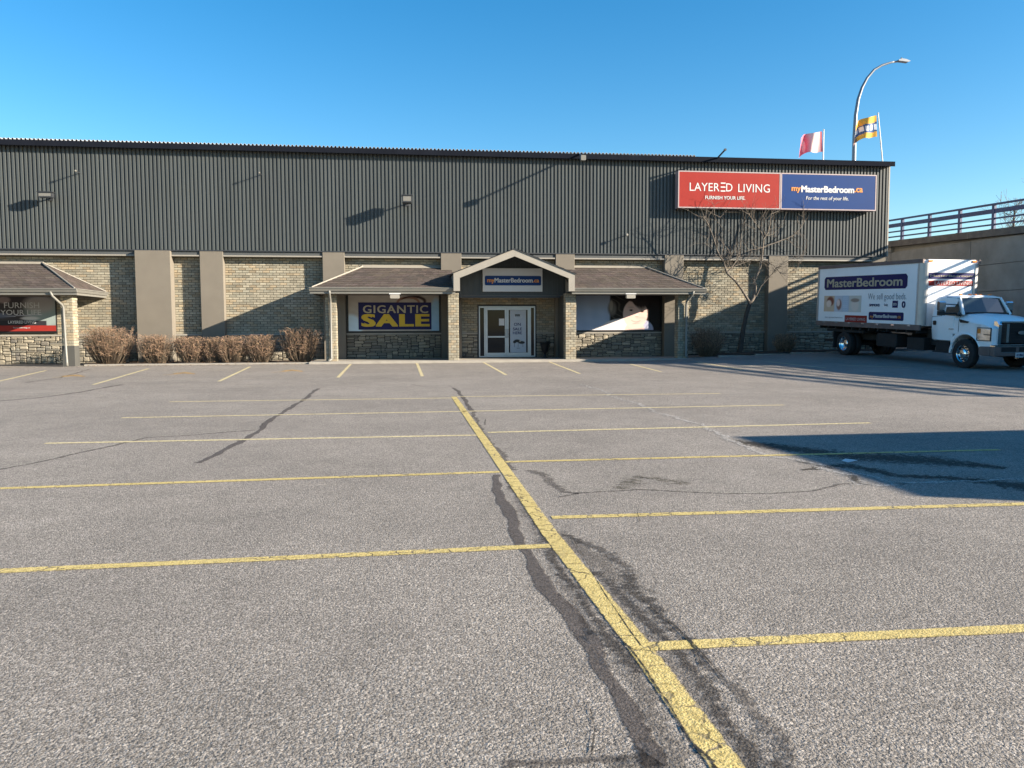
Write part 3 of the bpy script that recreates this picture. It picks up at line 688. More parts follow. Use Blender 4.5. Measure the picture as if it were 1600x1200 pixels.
so = MB(); so.box(GX0+.07, GX1-.07, YT+.002, YW-.01, ZB-.03, ZB-.002); so.build('soffit', M['soffit'], gb)
so = MB(); so.box(GX0+.3, GX1-.3, YT-.05, YT+.1, ZB-.12, ZB-.032); so.build('beam', M['clad_dark'], gb)

# ------------------------------------------------------------------ lettering and prints
def text_mesh(body, mt, w=None, h=None, bold=0.0, shear=0.0, space=1.0, depth=.006):
    cu = bpy.data.curves.new('lettering', 'FONT'); cu.body = body; cu.size = 1; cu.offset = bold; cu.shear = shear; cu.space_character = space; cu.extrude = .0; cu.resolution_u = 3
    cu.fill_mode = 'FRONT' if hasattr(cu, 'fill_mode') else cu.fill_mode
    o = bpy.data.objects.new('t', cu); C.objects.link(o); dg = bpy.context.evaluated_depsgraph_get(); me = bpy.data.meshes.new_from_object(o.evaluated_get(dg)); me.name = 'lettering'
    bpy.data.objects.remove(o)
    co = np.array([v.co[:] for v in me.vertices]); mn, mxx = co.min(0), co.max(0); sx = w/(mxx[0]-mn[0]) if w else None; sz = h/(mxx[1]-mn[1]) if h else sx
    if sx is None: sx = sz
    me.materials.clear(); me.materials.append(mt); return me, co, mn, mxx, sx, sz
def lettering(body, parent, mt, org, u, v, w, h, bold=.0, shear=0.0, space=1.0, name='lettering'):
    """flat text filling w x h with its lower left corner at org; u, v = reading and up directions"""
    me, co, mn, mxx, sx, sz = text_mesh(body, mt, w, h, 0.0 if bold > .001 else bold, shear, space)
    org, u, v = Vector(org), Vector(u).normalized(), Vector(v).normalized(); nn = u.cross(v).normalized()
    for i, q in enumerate(me.vertices): q.co = org + u*((co[i][0]-mn[0])*sx) + v*((co[i][1]-mn[1])*sz)
    if bold > .008:
        vs = [p.co.copy() for p in me.vertices]; fs = [tuple(p.vertices) for p in me.polygons]; V, Fs = [], []; dx = bold*sx*1.1; dz = bold*sz*.6
        for k, (ax, az) in enumerate(((0, 0), (-1, -1), (1, 1), (1, -1), (-1, 1))):
            n0 = len(V); V += [p + u*(dx*ax) + v*(dz*az) + nn*(.0012*k) for p in vs]; Fs += [tuple(n0+i for i in f) for f in fs]
        me = bpy.data.meshes.new('lettering'); me.from_pydata([tuple(p) for p in V], [], Fs); me.materials.append(mt)
    o = bpy.data.objects.new(name, me); link(o, parent); return o
def print_mesh(w, h, nx, ny, fn, org, u, v, name, parent, mt=None, bulge=None):
    org, u, v = Vector(org), Vector(u), Vector(v)
    X, Y = np.meshgrid(np.linspace(0, 1, nx+1), np.linspace(0, 1, ny+1)); col = fn(X, Y)
    vs = []
    for j in range(ny+1):
        for i in range(nx+1):
            p = org + u*(X[j, i]*w) + v*(Y[j, i]*h)
            if bulge: p = p + bulge(X[j, i], Y[j, i])
            vs.append(tuple(p))
    fs = [(j*(nx+1)+i, j*(nx+1)+i+1, (j+1)*(nx+1)+i+1, (j+1)*(nx+1)+i) for j in range(ny) for i in range(nx)]
    me = bpy.data.meshes.new(name); me.from_pydata(vs, [], fs); me.materials.append(mt or M['print'])
    ca = me.color_attributes.new('Col', 'FLOAT_COLOR', 'POINT'); cc = np.ones((ny+1, nx+1, 4)); cc[..., :3] = col; ca.data.foreach_set('color', cc.reshape(-1))
    o = bpy.data.objects.new(name, me); link(o, parent); return o
def canvas(X, c): a = np.zeros(X.shape+(3,)); a[:] = c; return a
def over(a, mask, c):
    m = np.clip(mask, 0, 1)[..., None]; return a*(1-m) + np.array(c)*m
def ell(X, Y, cx, cy, rx, ry, soft=.08, rot=0.0, asp=1.0):
    dx, dy = (X-cx)*asp, Y-cy; c, s_ = math.cos(rot), math.sin(rot); p, q = dx*c+dy*s_, -dx*s_+dy*c
    return np.clip((1-np.sqrt((p/rx)**2+(q/ry)**2))/soft + .5, 0, 1)
UX, UZ = (1, 0, 0), (0, 0, 1)

# sale banner in the left window
yb_ = YW-.075
t = thing('window_banner', 'banner reading GIGANTIC SALE in yellow on navy, left entrance window', 'banner', (-.5, yb_, 1.35))
def inv(t): return -Vector(t.location)
def fn(X, Y):
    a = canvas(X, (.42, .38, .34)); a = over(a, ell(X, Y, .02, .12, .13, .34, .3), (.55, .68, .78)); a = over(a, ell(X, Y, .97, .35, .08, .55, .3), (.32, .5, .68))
    a = over(a, ell(X, Y, .66, .80, .13, .17, .1) - ell(X, Y, .66, .78, .11, .13, .1), (.25, .13, .09)); a = over(a, ell(X, Y, .72, .84, .14, .16, .12) - ell(X, Y, .70, .8, .13, .14, .1), (.05, .03, .03))
    nz = (np.sin(X*37+Y*11)*np.sin(Y*23-X*7))[..., None]*.02; return a+nz
X0, X1, Z0, Z1 = -2.56, 1.56, 1.39, 3.02
o = print_mesh(X1-X0, Z1-Z0, 110, 44, fn, Vector((X0, yb_, Z0)), UX, UZ, 'printed_sheet', t); o.location = inv(t)
NX0, NX1, NZ0, NZ1 = F(560, 495, yb_).x, F(674, 495, yb_).x, F(600, 515, yb_).z, F(600, 472.5, yb_).z
b = MB(); b.box(NX0, NX1, yb_-.012, yb_-.004, NZ0, NZ1); o = b.build('navy_panel', M['navy'], t); o.location = inv(t)
def fit(body, px0, py0, px1, py1, y, parent, mt, **k):
    a, c = F(px0, py1, y), F(px1, py0, y); a2 = F(px0, py0, y)
    o = lettering(body, parent, mt, (a.x, y, min(a.z, F(px1, py1, y).z)), UX, UZ, c.x-a.x, a2.z-a.z, **k); o.location = inv(parent) if parent.name in C.objects and parent.parent is None else (0, 0, 0); return o
fit('GIGANTIC', 567.5, 477, 668.5, 489, yb_-.018, t, M['cream_letter'], bold=.018, space=1.12)
fit('SALE', 567, 491, 669, 509.5, yb_-.018, t, M['yellow_letter'], bold=.045, space=1.12)

# pillow photograph in the right window
t = thing('window_banner', 'photo banner of a smiling dark haired child on a pillow, right entrance window', 'banner', (10, yb_, 1.35))
def fn(X, Y):
    W_ = 4.16/1.63; x = X*W_*1.0; a = canvas(X, (.36, .45, .62)); s_ = (np.sin(X*19+Y*9)*np.sin(Y*15-X*6)+np.sin(X*41+3*Y))*.5
    a += (s_*.03)[..., None]; a = over(a, np.clip((Y-.55)*1.4, 0, .6), (.36, .37, .40))
    a = over(a, np.clip((X-.395)/.02, 0, 1), (.022, .017, .016))
    strands = np.clip(np.sin(X*60+Y*22+np.sin(Y*14)*2)*1.6-.9, 0, 1)*np.clip((X-.4)*30, 0, 1)*np.clip((.60-X)*14, 0, 1); a = over(a, strands*.35, (.28, .24, .2))
    a = over(a, ell(X, Y, .43, .62, .05, .2, .5), (.16, .14, .13)); a = over(a, ell(X, Y, .42, .70, .02, .16, .5), (.30, .27, .24))
    line = (Y < (X-.16)*.86)*1.0; a = over(a, line*np.clip((.60-X)/.03, 0, 1)*np.clip((X-.05)*20, 0, 1)*(Y < .36), (.74, .69, .68))
    a = over(a, ell(X, Y, .60, .02, .30, .32, .08), (.72, .66, .66)); a = over(a, ell(X, Y, .78, .0, .14, .30, .08), (.42, .42, .55))
    a = over(a, ell(X, Y, .70, -.02, .12, .26, .1), (.70, .5, .44))
    face = ell(X, Y, .705, .46, .145, .42, .07, rot=0); a = over(a, face, (.74, .53, .47))
    a = over(a, ell(X, Y, .76, .36, .06, .14, .9)*face*.35, (.80, .42, .38)); a = over(a, ell(X, Y, .635, .33, .04, .12, .9)*face*.3, (.80, .44, .40))
    a = over(a, ell(X, Y, .75, .93, .17, .14, .2, rot=-.2), (.03, .02, .02))
    for k in range(8): a = over(a, ell(X, Y, .685+k*.024, .82, .018, .20-.015*abs(3-k)+.03*(k % 2), .7, rot=.25-.05*k), (.03, .02, .02))
    for ex, ey in ((.655, .57), (.785, .535)):
        a = over(a, ell(X, Y, ex, ey, .024, .032, .5)*.8, (.30, .18, .15)); a = over(a, ell(X, Y, ex, ey-.004, .014, .022, .4), (.03, .02, .02)); a = over(a, ell(X, Y, ex, ey+.085, .034, .012, .9)*.6, (.3, .19, .15))
    a = over(a, ell(X, Y, .725, .42, .018, .05, .9)*.5, (.85, .66, .6)); a = over(a, ell(X, Y, .722, .385, .022, .014, .6)*.7, (.48, .24, .21))
    sm = np.abs(Y-(.235+((X-.715)/.05)**2*.035)); a = over(a, np.clip(1-sm/.016, 0, 1)*(np.abs(X-.715) < .055)*.8, (.42, .17, .16)); a = over(a, ell(X, Y, .716, .19, .04, .02, 1)*.4, (.55, .26, .24))
    return a
o = print_mesh(4.16, 1.66, 200, 84, fn, Vector((8.0, yb_, 1.385)), UX, UZ, 'printed_sheet', t); o.location = inv(t)

# left shop window film
yl = YW-.06
t = thing('window_banner', 'dark window film reading FURNISH YOUR LIFE above a red strip, far left window', 'banner', (-17.5, yl, 1.4))
def fn(X, Y):
    a = canvas(X, (.05, .045, .05)); a = over(a, ell(X, Y, .93, .45, .16, .55, .5), (.25, .30, .29)); a = over(a, ell(X, Y, .88, .75, .12, .3, .5), (.33, .31, .30)); a = over(a, ell(X, Y, .60, .9, .05, .12, .4), (.25, .2, .2))
    a = over(a, (np.abs(Y-.30-(X-.5)*.2) < .012)*1.0*(X < .9), (.4, .4, .45)); a = over(a, ell(X, Y, .8, .25, .07, .06, .5), (.55, .53, .52)); a = over(a, (Y < .16)*(X < .93)*1.0, (.03, .03, .035))
    a = over(a, ell(X, Y, .52, .35, .12, .09, .8), (.12, .14, .2)); return a
fx0, fx1 = -20.3, F(87, 500, yl).x; fz0, fz1 = F(40, 508.5, yl).z, F(40, 464, yl).z
o = print_mesh(fx1-fx0, fz1-fz0, 130, 40, fn, Vector((fx0, yl, fz0)), UX, UZ, 'printed_sheet', t); o.location = inv(t)
b = MB(); b.box(fx0, fx1, yl-.004, yl+.004, F(40, 517.5, yl).z, fz0-.002); o = b.build('red_strip', M['red'], t); o.location = inv(t)
W2 = F(60, 0, yl).x-F(6, 0, yl).x
fit('FURNISH', 6.5, 472.5, 61, 481.5, yl-.012, t, M['white'], bold=.008)
fit('YOUR LIFE', 1, 484, 64, 492, yl-.012, t, M['white'], bold=.008)
fit('OVER', -52, 472.5, -4, 481.5, yl-.012, t, M['white'], bold=.008)
fit('LAYERED LIVING', 13, 501, 56, 505.5, yl-.012, t, M['white'], bold=.02)
fit('layeredliving.ca', 21, 511, 47, 513.5, yl-.012, t, M['white'], bold=.01)

# gable sign
ys_ = YT-.14
t = thing('gable_sign', 'white and blue sign reading myMasterBedroom.ca on the entrance gable', 'sign', (4.7, ys_, 3.2))
a_, c2 = F(754.5, 455.5, ys_), F(847.5, 419.5, ys_)
b = MB(); b.box(a_.x, c2.x, ys_, YT-.023, a_.z, c2.z); o = b.build('board', M['white'], t); o.location = inv(t)
b = MB(); b.box(F(757.5, 438, ys_).x, F(845.5, 438, ys_).x, ys_-.012, ys_-.002, F(800, 446, ys_).z, F(800, 431, ys_).z, ch=.04); o = b.build('blue_band', M['blue'], t); o.location = inv(t)
fit('my', 761.5, 436.5, 772.5, 443, ys_-.018, t, M['orange'], bold=.03); fit('MasterBedroom', 773, 434.5, 832, 441.2, ys_-.018, t, M['white'], bold=.03); fit('.ca', 833, 437, 842, 441.2, ys_-.018, t, M['orange'], bold=.03)

# big wall sign, two cabinets
yS = 36.52
t = thing('wall_sign', 'wide red and blue wall sign reading LAYERED LIVING and myMasterBedroom.ca high on the cladding', 'sign', (17.7, yS, 7.1))
z0_, z1_ = 7.08, 8.79; xs0, xm, xs1 = F(1059.5, 300, yS).x, F(1219.5, 300, yS).x, F(1369, 300, yS).x
for nm, (a, c), mk in (('red_cabinet', (xs0, xm-.01), 'red'), ('blue_cabinet', (xm+.01, xs1), 'blue')):
    b = MB(); b.box(a, c, yS, YP-.08, z0_, z1_, m=0)
    e = .05
    for q in ((a, c, z0_, z0_+e), (a, c, z1_-e, z1_), (a, a+e, z0_+e, z1_-e), (c-e, c, z0_+e, z1_-e)): b.box(q[0], q[1], yS-.02, yS-.001, q[2], q[3], m=0)
    cab = b.build(nm, M['sign_edge'], t); cab.location = inv(t)
    f_ = MB(); f_.box(a+e+.002, c-e-.002, yS-.012, yS-.003, z0_+e+.002, z1_-e-.002); f_.build('face', M[mk], cab)
for x in (xs0+.6, xm-.6, xm+.6, xs1-.6):
    br = MB(); br.box(x, x+.08, YP-.078, YP-.002, z0_-.1, z1_+.1); o = br.build('bracket', M['clad_dark'], t); o.location = inv(t)
def sz(zx, zy): return 1050+zx*340/1600, 250+zy*100/471        # the zoomed crop of the sign
def sfit(body, x0, y0, x1, y1, mt, **k):
    p, q = sz(x0, y0), sz(x1, y1); return fit(body, p[0], p[1], q[0], q[1], yS-.02, t, mt, **k)
sfit('LAYER', 130, 166, 350, 226, M['white'], bold=0, space=1.02); sfit('D', 398, 172, 445, 231, M['white'], bold=0); sfit('LIVING', 487, 175, 720, 236, M['white'], bold=0, space=1.05)
bb = MB(); p, q = sz(357, 170), sz(392, 228)
for k in (0, .5, 1):
    zz = F(p[0], q[1]+(p[1]-q[1])*k, yS-.02).z; bb.box(F(p[0], 292, yS).x, F(q[0], 292, yS).x, yS-.021, yS-.02+.004, zz-.028+.0, zz+.028)
o = bb.build('lettering', M['white'], t); o.location = inv(t)
sfit('FURNISH YOUR LIFE.', 245, 263, 538, 288, M['white'], bold=.018)
sfit('my', 880, 200, 945, 240, M['orange'], bold=.03); sfit('MasterBedroom', 952, 190, 1338, 236, M['white'], bold=.04); sfit('.ca', 1342, 207, 1402, 237, M['orange'], bold=.03)
sfit('For the rest of your life.', 985, 266, 1298, 300, M['white'], shear=.15, bold=.01)

# door poster and paper notice
yd = YW-.062
t = thing('door_poster', 'pale door poster reading ON SALE HERE above a pair of shoes', 'poster', (5.2, yd, .4))
dx0, dx1, dz0, dz1 = F(797, 500, yd).x, F(822, 500, yd).x, DZ0+.21, DZ1-.18
def fn(X, Y):
    a = canvas(X, (.42, .45, .50))
    for (cx, cy, rx, ry) in ((.28, .25, .10, .035), (.44, .275, .18, .035), (.72, .235, .2, .035), (.55, .26, .12, .03)): a = over(a, ell(X, Y, cx, cy, rx, ry, .2), (.04, .04, .04))
    a = over(a, ell(X, Y, .62, .27, .05, .02, .3), (.4, .35, .28))
    for lx in (.28, .50, .80): a = over(a, (np.abs(X-lx) < .012)*(Y > .13)*(Y < .23)*1.0, (.08, .08, .08))
    a = over(a, ell(X, Y, .5, .845, .25, .045, .15)-ell(X, Y, .5, .845, .22, .038, .15), (.55, .57, .6)); a = over(a, ell(X, Y, .5, .1, .1, .008, .3), (.1, .1, .1)); return a
o = print_mesh(dx1-dx0, dz1-dz0, 44, 90, fn, Vector((dx0, yd, dz0)), UX, UZ, 'printed_sheet', t); o.location = inv(t)
for s_, x0, y0, x1, y1 in (('ON', 803, 504.5, 813.5, 509), ('SALE', 801.5, 511.8, 815.5, 516.2), ('HERE', 801.5, 518, 815.5, 522.3)): fit(s_, x0, y0, x1, y1, yd-.006, t, M['navy'], bold=.01)
fit('MW', 805, 491, 812.5, 494.6, yd-.006, t, M['black'], bold=.05)
t = thing('paper_notice', 'small pale paper notice taped inside the left door glass', 'notice', (4.7, yd, 1.5))
b = MB(); pa, pb = F(779.7, 508.5, yd), F(788, 497.8, yd); b.box(pa.x, pb.x, yd-.003, yd+.003, pa.z, pb.z); o = b.build('sheet', M['white'], t); o.location = inv(t)

# urn planter beside the door
t = thing('urn_planter', 'black urn planter on a narrow foot beside the entrance doors', 'planter', (6.43, 36.7, ZS))
b = MB(); b.lathe([(.13, 0), (.14, .03), (.07, .06), (.05, .16), (.08, .22), (.17, .38), (.20, .58), (.24, .68), (.29, .72), (.29, .75), (.22, .75), (.19, .68)], 24); b.build('urn', M['black'], t, smooth=True)
b = MB(); b.lathe([(.2, .66), (.02, .70)], 16); b.build('soil', M['mulch'], t)

# ------------------------------------------------------------------ fittings on the wall and roof
def flood(px, py, y, w, h, label, d=.28, m='clad_dark'):
    p = F(px, py, y); t = thing('wall_floodlight', label, 'floodlight', (p.x, p.y, p.z), group='lamps on the steel cladding')
    b = MB(); b.box(-w/2, w/2, -d/2, d/2, -h/2, h/2, ch=.03); b.box(-w/2-.03, w/2+.03, -d/2-.03, d/2, h/2+.002, h/2+.03); b.build('housing', M[m], t)
    b = MB(); b.box(-w/2+.04, w/2-.04, -d/2-.012, -d/2-.002, -h/2+.05, h/2-.05); b.build('lens', M['gutter'], t)
    b = MB(); L_ = YP-y; b.tube([(0, d/2, -.02), (0, L_, -.06)], .03, 6); b.box(-.08, .08, L_-.02, L_+.0, -.16, .04); b.build('arm', M['clad_dark'], t)
flood(636, 312, 36.2, .42, .30, 'square floodlight on the cladding above the left end of the sale window', d=.55)
flood(72, 305, 36.55, .55, .22, 'wide floodlight on the cladding above the far left shop window')
def rod(px, py, y, L_, label, r_=.022, head=.04):
    p = F(px, py, y); t = thing('bracket_rod', label, 'bracket', (p.x, p.y, p.z), group='rods standing out from the cladding')
    b = MB(); b.tube([(0, 0, 0), (0, YP-y, 0)], r_, 6); b.build('rod', M['clad_dark'], t)
    b = MB(); b.lathe([(head*.6, -.06), (head, -.04), (head, .02), (head*.5, .03)], 10, axis='y'); b.build('tip', M['gutter'], t)
rod(118, 267, 36.55, .4, 'thin rod on the cladding above the far left bushes'); rod(405, 270, 36.55, .4, 'thin rod on the cladding above the third bush from the entrance'); rod(979, 367, 36.6, .4, 'small white tipped rod on the cladding left of the tree', head=.07)
def arm(base, tip, label, head=True):
    t = thing('outrigger_light', label, 'bracket', tuple(base), group='arms reaching out over the roof edge'); d = Vector(tip)-Vector(base)
    b = MB(); b.tube([(0, 0, 0), d], .04, 6); b.build('arm', M['clad_dark'], t)
    b = MB(); hs2 = .11 if head else .05; b.box(d.x-hs2, d.x+hs2, d.y-hs2, d.y+hs2, d.z-hs2, d.z+hs2, ch=.02); b.build('lamp_head', M['gutter'] if head else M['clad_dark'], t)
arm((F(906, 243, 36.75).x, 36.75, ZT+.12), F(911, 247, 34.95), 'floodlight arm reaching out over the roof edge near the middle')
arm((F(1121, 250, 36.75).x, 36.75, ZT+.10), F(1133, 234, 35.7), 'dark tilted arm on the roof edge above the red sign', False)
for px, lab in ((617, 'white eave lamp above the GIGANTIC SALE banner'), (985, 'white eave lamp above the child photo banner')):
    p = F(px, 462, 34.38); t = thing('eave_lamp', lab, 'lamp', tuple(p), group='lamps under the canopy gutters')
    b = MB(); b.box(-.24, .24, -.1, .1, .06, .1); b.build('mount', M['white'], t); b = MB(); b.box(-.2, .2, -.12, .08, -.12, .04, ch=.03); b.build('housing', M['trim'], t)

# flags on the roof
def flagfn_red(X, Y):
    a = canvas(X, (.74, .50, .48)); a = over(a, np.clip((X-.50)/.2, 0, 1), (.60, .12, .17)); a = over(a, (X < .08)*1.0, (.62, .16, .19)); a = over(a, ell(X, Y, .78, .35, .07, .3, .3), (.72, .42, .42)); a = over(a, ell(X, Y, .38, .5, .14, .28, .5)*.5, (.78, .5, .42)); return a
def flagfn_org(X, Y):
    a = canvas(X, (.72, .38, .05)); a = over(a, (np.abs(Y-.47+.08*X) < .23)*1.0, (.04, .09, .22)); a = over(a, (np.abs(Y-.47+.08*X) < .13)*(np.sin(X*31) > -.6), (.72, .74, .78)); a = over(a, (Y < .12)*(X > .8)*1.0, (.2, .12, .1)); return a
for (base, top, w, h, fn, lab, dz) in ((F(1286, 252, 38.5), F(1287, 204, 38.5), 1.15, 1.0, flagfn_red, 'faded red and white flag on a thin white roof pole', .42), (F(1381, 256, 38.5), F(1372, 178, 38.5), 1.15, 1.05, flagfn_org, 'orange and navy flag flying beside the street lamp', .75)):
    t = thing('roof_flag', lab, 'flag', tuple(base), group='flags on the shop roof'); T = Vector(top)-Vector(base)
    b = MB(); b.tube([(0, 0, -.5), tuple(T)], [.035, .028], 6); b.lathe([(.02, 0), (.05, .03), (.02, .07)], 8, c=tuple(T)); b.build('flag_pole', M['pole'], t)
    def bul(x, y, w=w, h=h, dz=dz): return Vector((0, .20*math.sin(x*9+y*2)*x, -dz*x*x*.55 - .10*math.sin(x*7)*x + (.10*x*math.sin(y*5))))
    q = T*.97; o = print_mesh(w, h, 40, 26, fn, q + Vector((-.03, 0, -h)), (-1, .1, 0), (-.06, 0, 1), 'flag_cloth', t, M['flag'], bul)

# ------------------------------------------------------------------ overpass on the right
def wx(y): return 30.0 - .02*y
def wz(y): return 6.28 + (y-35.35)*.036
YA, YB = -6.0, 72.0
ov = thing('overpass', 'concrete overpass ramp with panelled retaining wall behind the box truck', 'overpass', (30, 35, 0))
oi = -Vector(ov.location)
def opart(b, name, mt, **k): o = b.build(name, mt, ov, **k); o.location = oi; return o
b = MB()
for i in range(26):
    y0, y1 = YA+(YB-YA)*i/26, YA+(YB-YA)*(i+1)/26
    x0, x1 = wx(y0)+.22, wx(y1)+.22; z0, z1 = wz(y0)-.35, wz(y1)-.35
    b.quad((x0, y0, -.3), (x1, y1, -.3), (x1, y1, z1), (x0, y0, z0)); b.quad((x0, y0, z0), (x1, y1, z1), (x1+12, y1, z1), (x0+12, y0, z0)); b.quad((x1+12, y1, -.3), (x0+12, y0, -.3), (x0+12, y0, z0), (x1+12, y1, z1))
b.quad((wx(YA)+.22, YA, -.3), (wx(YA)+.22, YA, wz(YA)-.35), (wx(YA)+12.22, YA, wz(YA)-.35), (wx(YA)+12.22, YA, -.3))
opart(b, 'core', M['ridge_concrete'])
joints = [38.5-6.7*k for k in range(7, 0, -1)] + [38.5+6.7*k for k in range(0, 6)]
zc = [-.3, .55, 1.9, 3.25, 4.6, 5.95, 9]
for ya, yb2 in zip(joints, joints[1:]):
    for k in range(6):
        za0, zb0 = zc[k], zc[k+1]; t0, t1 = wz(ya)-.36, wz(yb2)-.36; a0, a1 = min(zb0, t0), min(zb0, t1)
        if a0-za0 < .15: continue
        g1 = .02; pr = random.uniform(0, .02); b = MB()
        p = [(ya+g1, za0+.01), (yb2-g1, za0+.01), (yb2-g1, a1-.012), (ya+g1, a0-.012)]
        fr_ = [(wx(y)-pr, y, z) for y, z in p]; bk = [(wx(y)+.21, y, z) for y, z in p]
        b.v += fr_+bk
        for f in ((3, 2, 1, 0), (0, 1, 5, 4), (1, 2, 6, 5), (2, 3, 7, 6), (3, 0, 4, 7)): b.f.append(f); b.m.append(0); b.c.append(None)
        opart(b, 'wall_panel', M['ridge_concrete'])
for ya, yb2 in zip(joints, joints[1:]):
    b = MB()
    for (dx0_, dx1_, dz0_, dz1_) in ((-.16, .35, -.35, -.0),):
        v = [(wx(y)+dx, y, wz(y)+dz) for y in (ya+.01, yb2-.01) for dx, dz in ((dx0_, dz0_), (dx1_, dz0_), (dx1_, dz1_), (dx0_, dz1_))]
        b.v += v
        for f in ((0, 1, 2, 3), (7, 6, 5, 4), (0, 4, 5, 1), (1, 5, 6, 2), (2, 6, 7, 3), (3, 7, 4, 0)): b.f.append(f); b.m.append(0); b.c.append(None)
    opart(b, 'wall_cap', M['cap_concrete'])
b = MB()
for i in range(26):
    y0, y1 = YA+(YB-YA)*i/26, YA+(YB-YA)*(i+1)/26; b.quad((wx(y0)+.36, y0, wz(y0)-.12), (wx(y0)+12, y0, wz(y0)-.12), (wx(y1)+12, y1, wz(y1)-.12), (wx(y1)+.36, y1, wz(y1)-.12))
opart(b, 'road_deck', M['asphalt'])
rl = thing('bridge_railing', 'blue painted steel railing along the top of the overpass wall', 'railing', (30, 35, wz(35)))
ri = -Vector(rl.location)
post_y = []
yv = 39.5
for k in range(-13, 13): post_y.append(39.45 + 2.42*k)
for y in post_y:
    b = MB(); b.box(wx(y)+.0, wx(y)+.12, y-.09, y+.09, wz(y)+.0, wz(y)+1.2); b.box(wx(y)-.06, wx(y)+.18, y-.14, y+.14, wz(y)+.0, wz(y)+.03)
    o = b.build('post', M['rail'], rl); o.location = ri
def railrun(z, h, d, name):
    for ya, yb2 in zip(post_y, post_y[1:]):
        if 27.4 < (ya+yb2)/2 < 32.9 and name != 'top_rail': continue
        b = MB(); ya, yb2 = ya+.091, yb2-.091
        if name == 'top_rail': ya -= .09; yb2 += .09
        v = [(wx(y)+.06+dx, y, wz(y)+z+dz) for y in (ya, yb2) for dx, dz in ((-d/2, 0), (d/2, 0), (d/2, h), (-d/2, h))]; b.v += v
        for f in ((0, 1, 2, 3), (7, 6, 5, 4), (0, 4, 5, 1), (1, 5, 6, 2), (2, 6, 7, 3), (3, 7, 4, 0)): b.f.append(f); b.m.append(0); b.c.append(None)
        o = b.build(name, M['rail'], rl); o.location = ri
for ya, yb2 in zip(post_y, post_y[1:]):
    if 27.4 < (ya+yb2)/2 < 32.9:  # hidden span added as solid sheet to cast unbroken shade on the shop wall
        b = MB(); v = [(wx(y)+.06+dx, y, wz(y)+z) for y in (ya+.092, yb2-.092) for dx, z in ((-.04, .0), (.04, .0), (.04, 1.2), (-.04, 1.2))]; b.v += v
        for f in ((0, 1, 2, 3), (7, 6, 5, 4), (0, 4, 5, 1), (1, 5, 6, 2), (2, 6, 7, 3), (3, 7, 4, 0)): b.f.append(f); b.m.append(0); b.c.append(None)
        o = b.build('shade_infill', M['rail'], rl); o.location = ri
railrun(1.203, .09, .16, 'top_rail'); railrun(.80, .22, .08, 'wide_rail'); railrun(.50, .08, .06, 'thin_rail'); railrun(.20, .08, .06, 'thin_rail')

# street lamp on the overpass
YL = 47.0; lp = [F(1334, 262, YL), F(1335, 215, YL), F(1337, 180, YL), F(1341, 155, YL), F(1347, 137, YL), F(1355, 122, YL), F(1366, 109, YL), F(1378, 102, YL), F(1392, 97.5, YL), F(1406, 95.5, YL)]
base = Vector((lp[0].x-.05, YL, wz(YL)-.1)); t = thing('street_lamp', 'tall curved street lamp rising behind the right end of the roof', 'street lamp', tuple(base))
b = MB(); pts = [Vector((0, 0, 0))]+[p-base for p in lp]; b.tube(pts, [.16, .13, .12, .11, .10, .09, .08, .075, .07, .06, .055], 10); b.build('pole', M['lamp_metal'], t, smooth='all')
h0 = lp[-1]-base; b = MB(); b.prism([(h0.x-.18, h0.z-.02), (h0.x+.5, h0.z-.07), (h0.x+.62, h0.z+.0), (h0.x+.35, h0.z+.09), (h0.x+.05, h0.z+.12), (h0.x-.15, h0.z+.05)], -.16, .16); b.build('lamp_head', M['lamp_metal'], t)
b = MB(); b.lathe([(.03, 0), (.05, .05), (.03, .1)], 8, c=(h0.x+.1, 0, h0.z+.12)); b.build('photocell', M['gutter'], t)

# ------------------------------------------------------------------ bare plants
def branchy(b, p, d, L_, r_, depth, rnd, col=None, n=4, bend=.35, kids=(2, 4), upw=.12, minr=.004, ratio=.62):
    pts = [Vector(p)]; dd = Vector(d).normalized(); segs = 4 if depth > 0 else 3
    for k in range(segs):
        dd = (dd + Vector((rnd.uniform(-bend, bend), rnd.uniform(-bend, bend), rnd.uniform(-bend, bend)+upw))*.5).normalized(); pts.append(pts[-1]+dd*L_/segs)
    b.tube(pts, [max(minr, r_*(1-.7*k/segs)) for k in range(segs+1)], n, cap=False, col=col)
    if depth <= 0: return
    for _ in range(rnd.randint(*kids)):
        k = rnd.uniform(.25, 1)*segs; i = min(int(k), segs-1); q = pts[i].lerp(pts[i+1], k-i)
        a = (pts[i+1]-pts[i]).normalized(); s_ = Vector((rnd.uniform(-1, 1), rnd.uniform(-1, 1), rnd.uniform(-.6, 1))).normalized()
        branchy(b, q, (a*.55+s_*.75), L_*rnd.uniform(.4, .75)*ratio/.62, r_*.5, depth-1, rnd, col, 3, bend, kids, upw, minr, ratio)
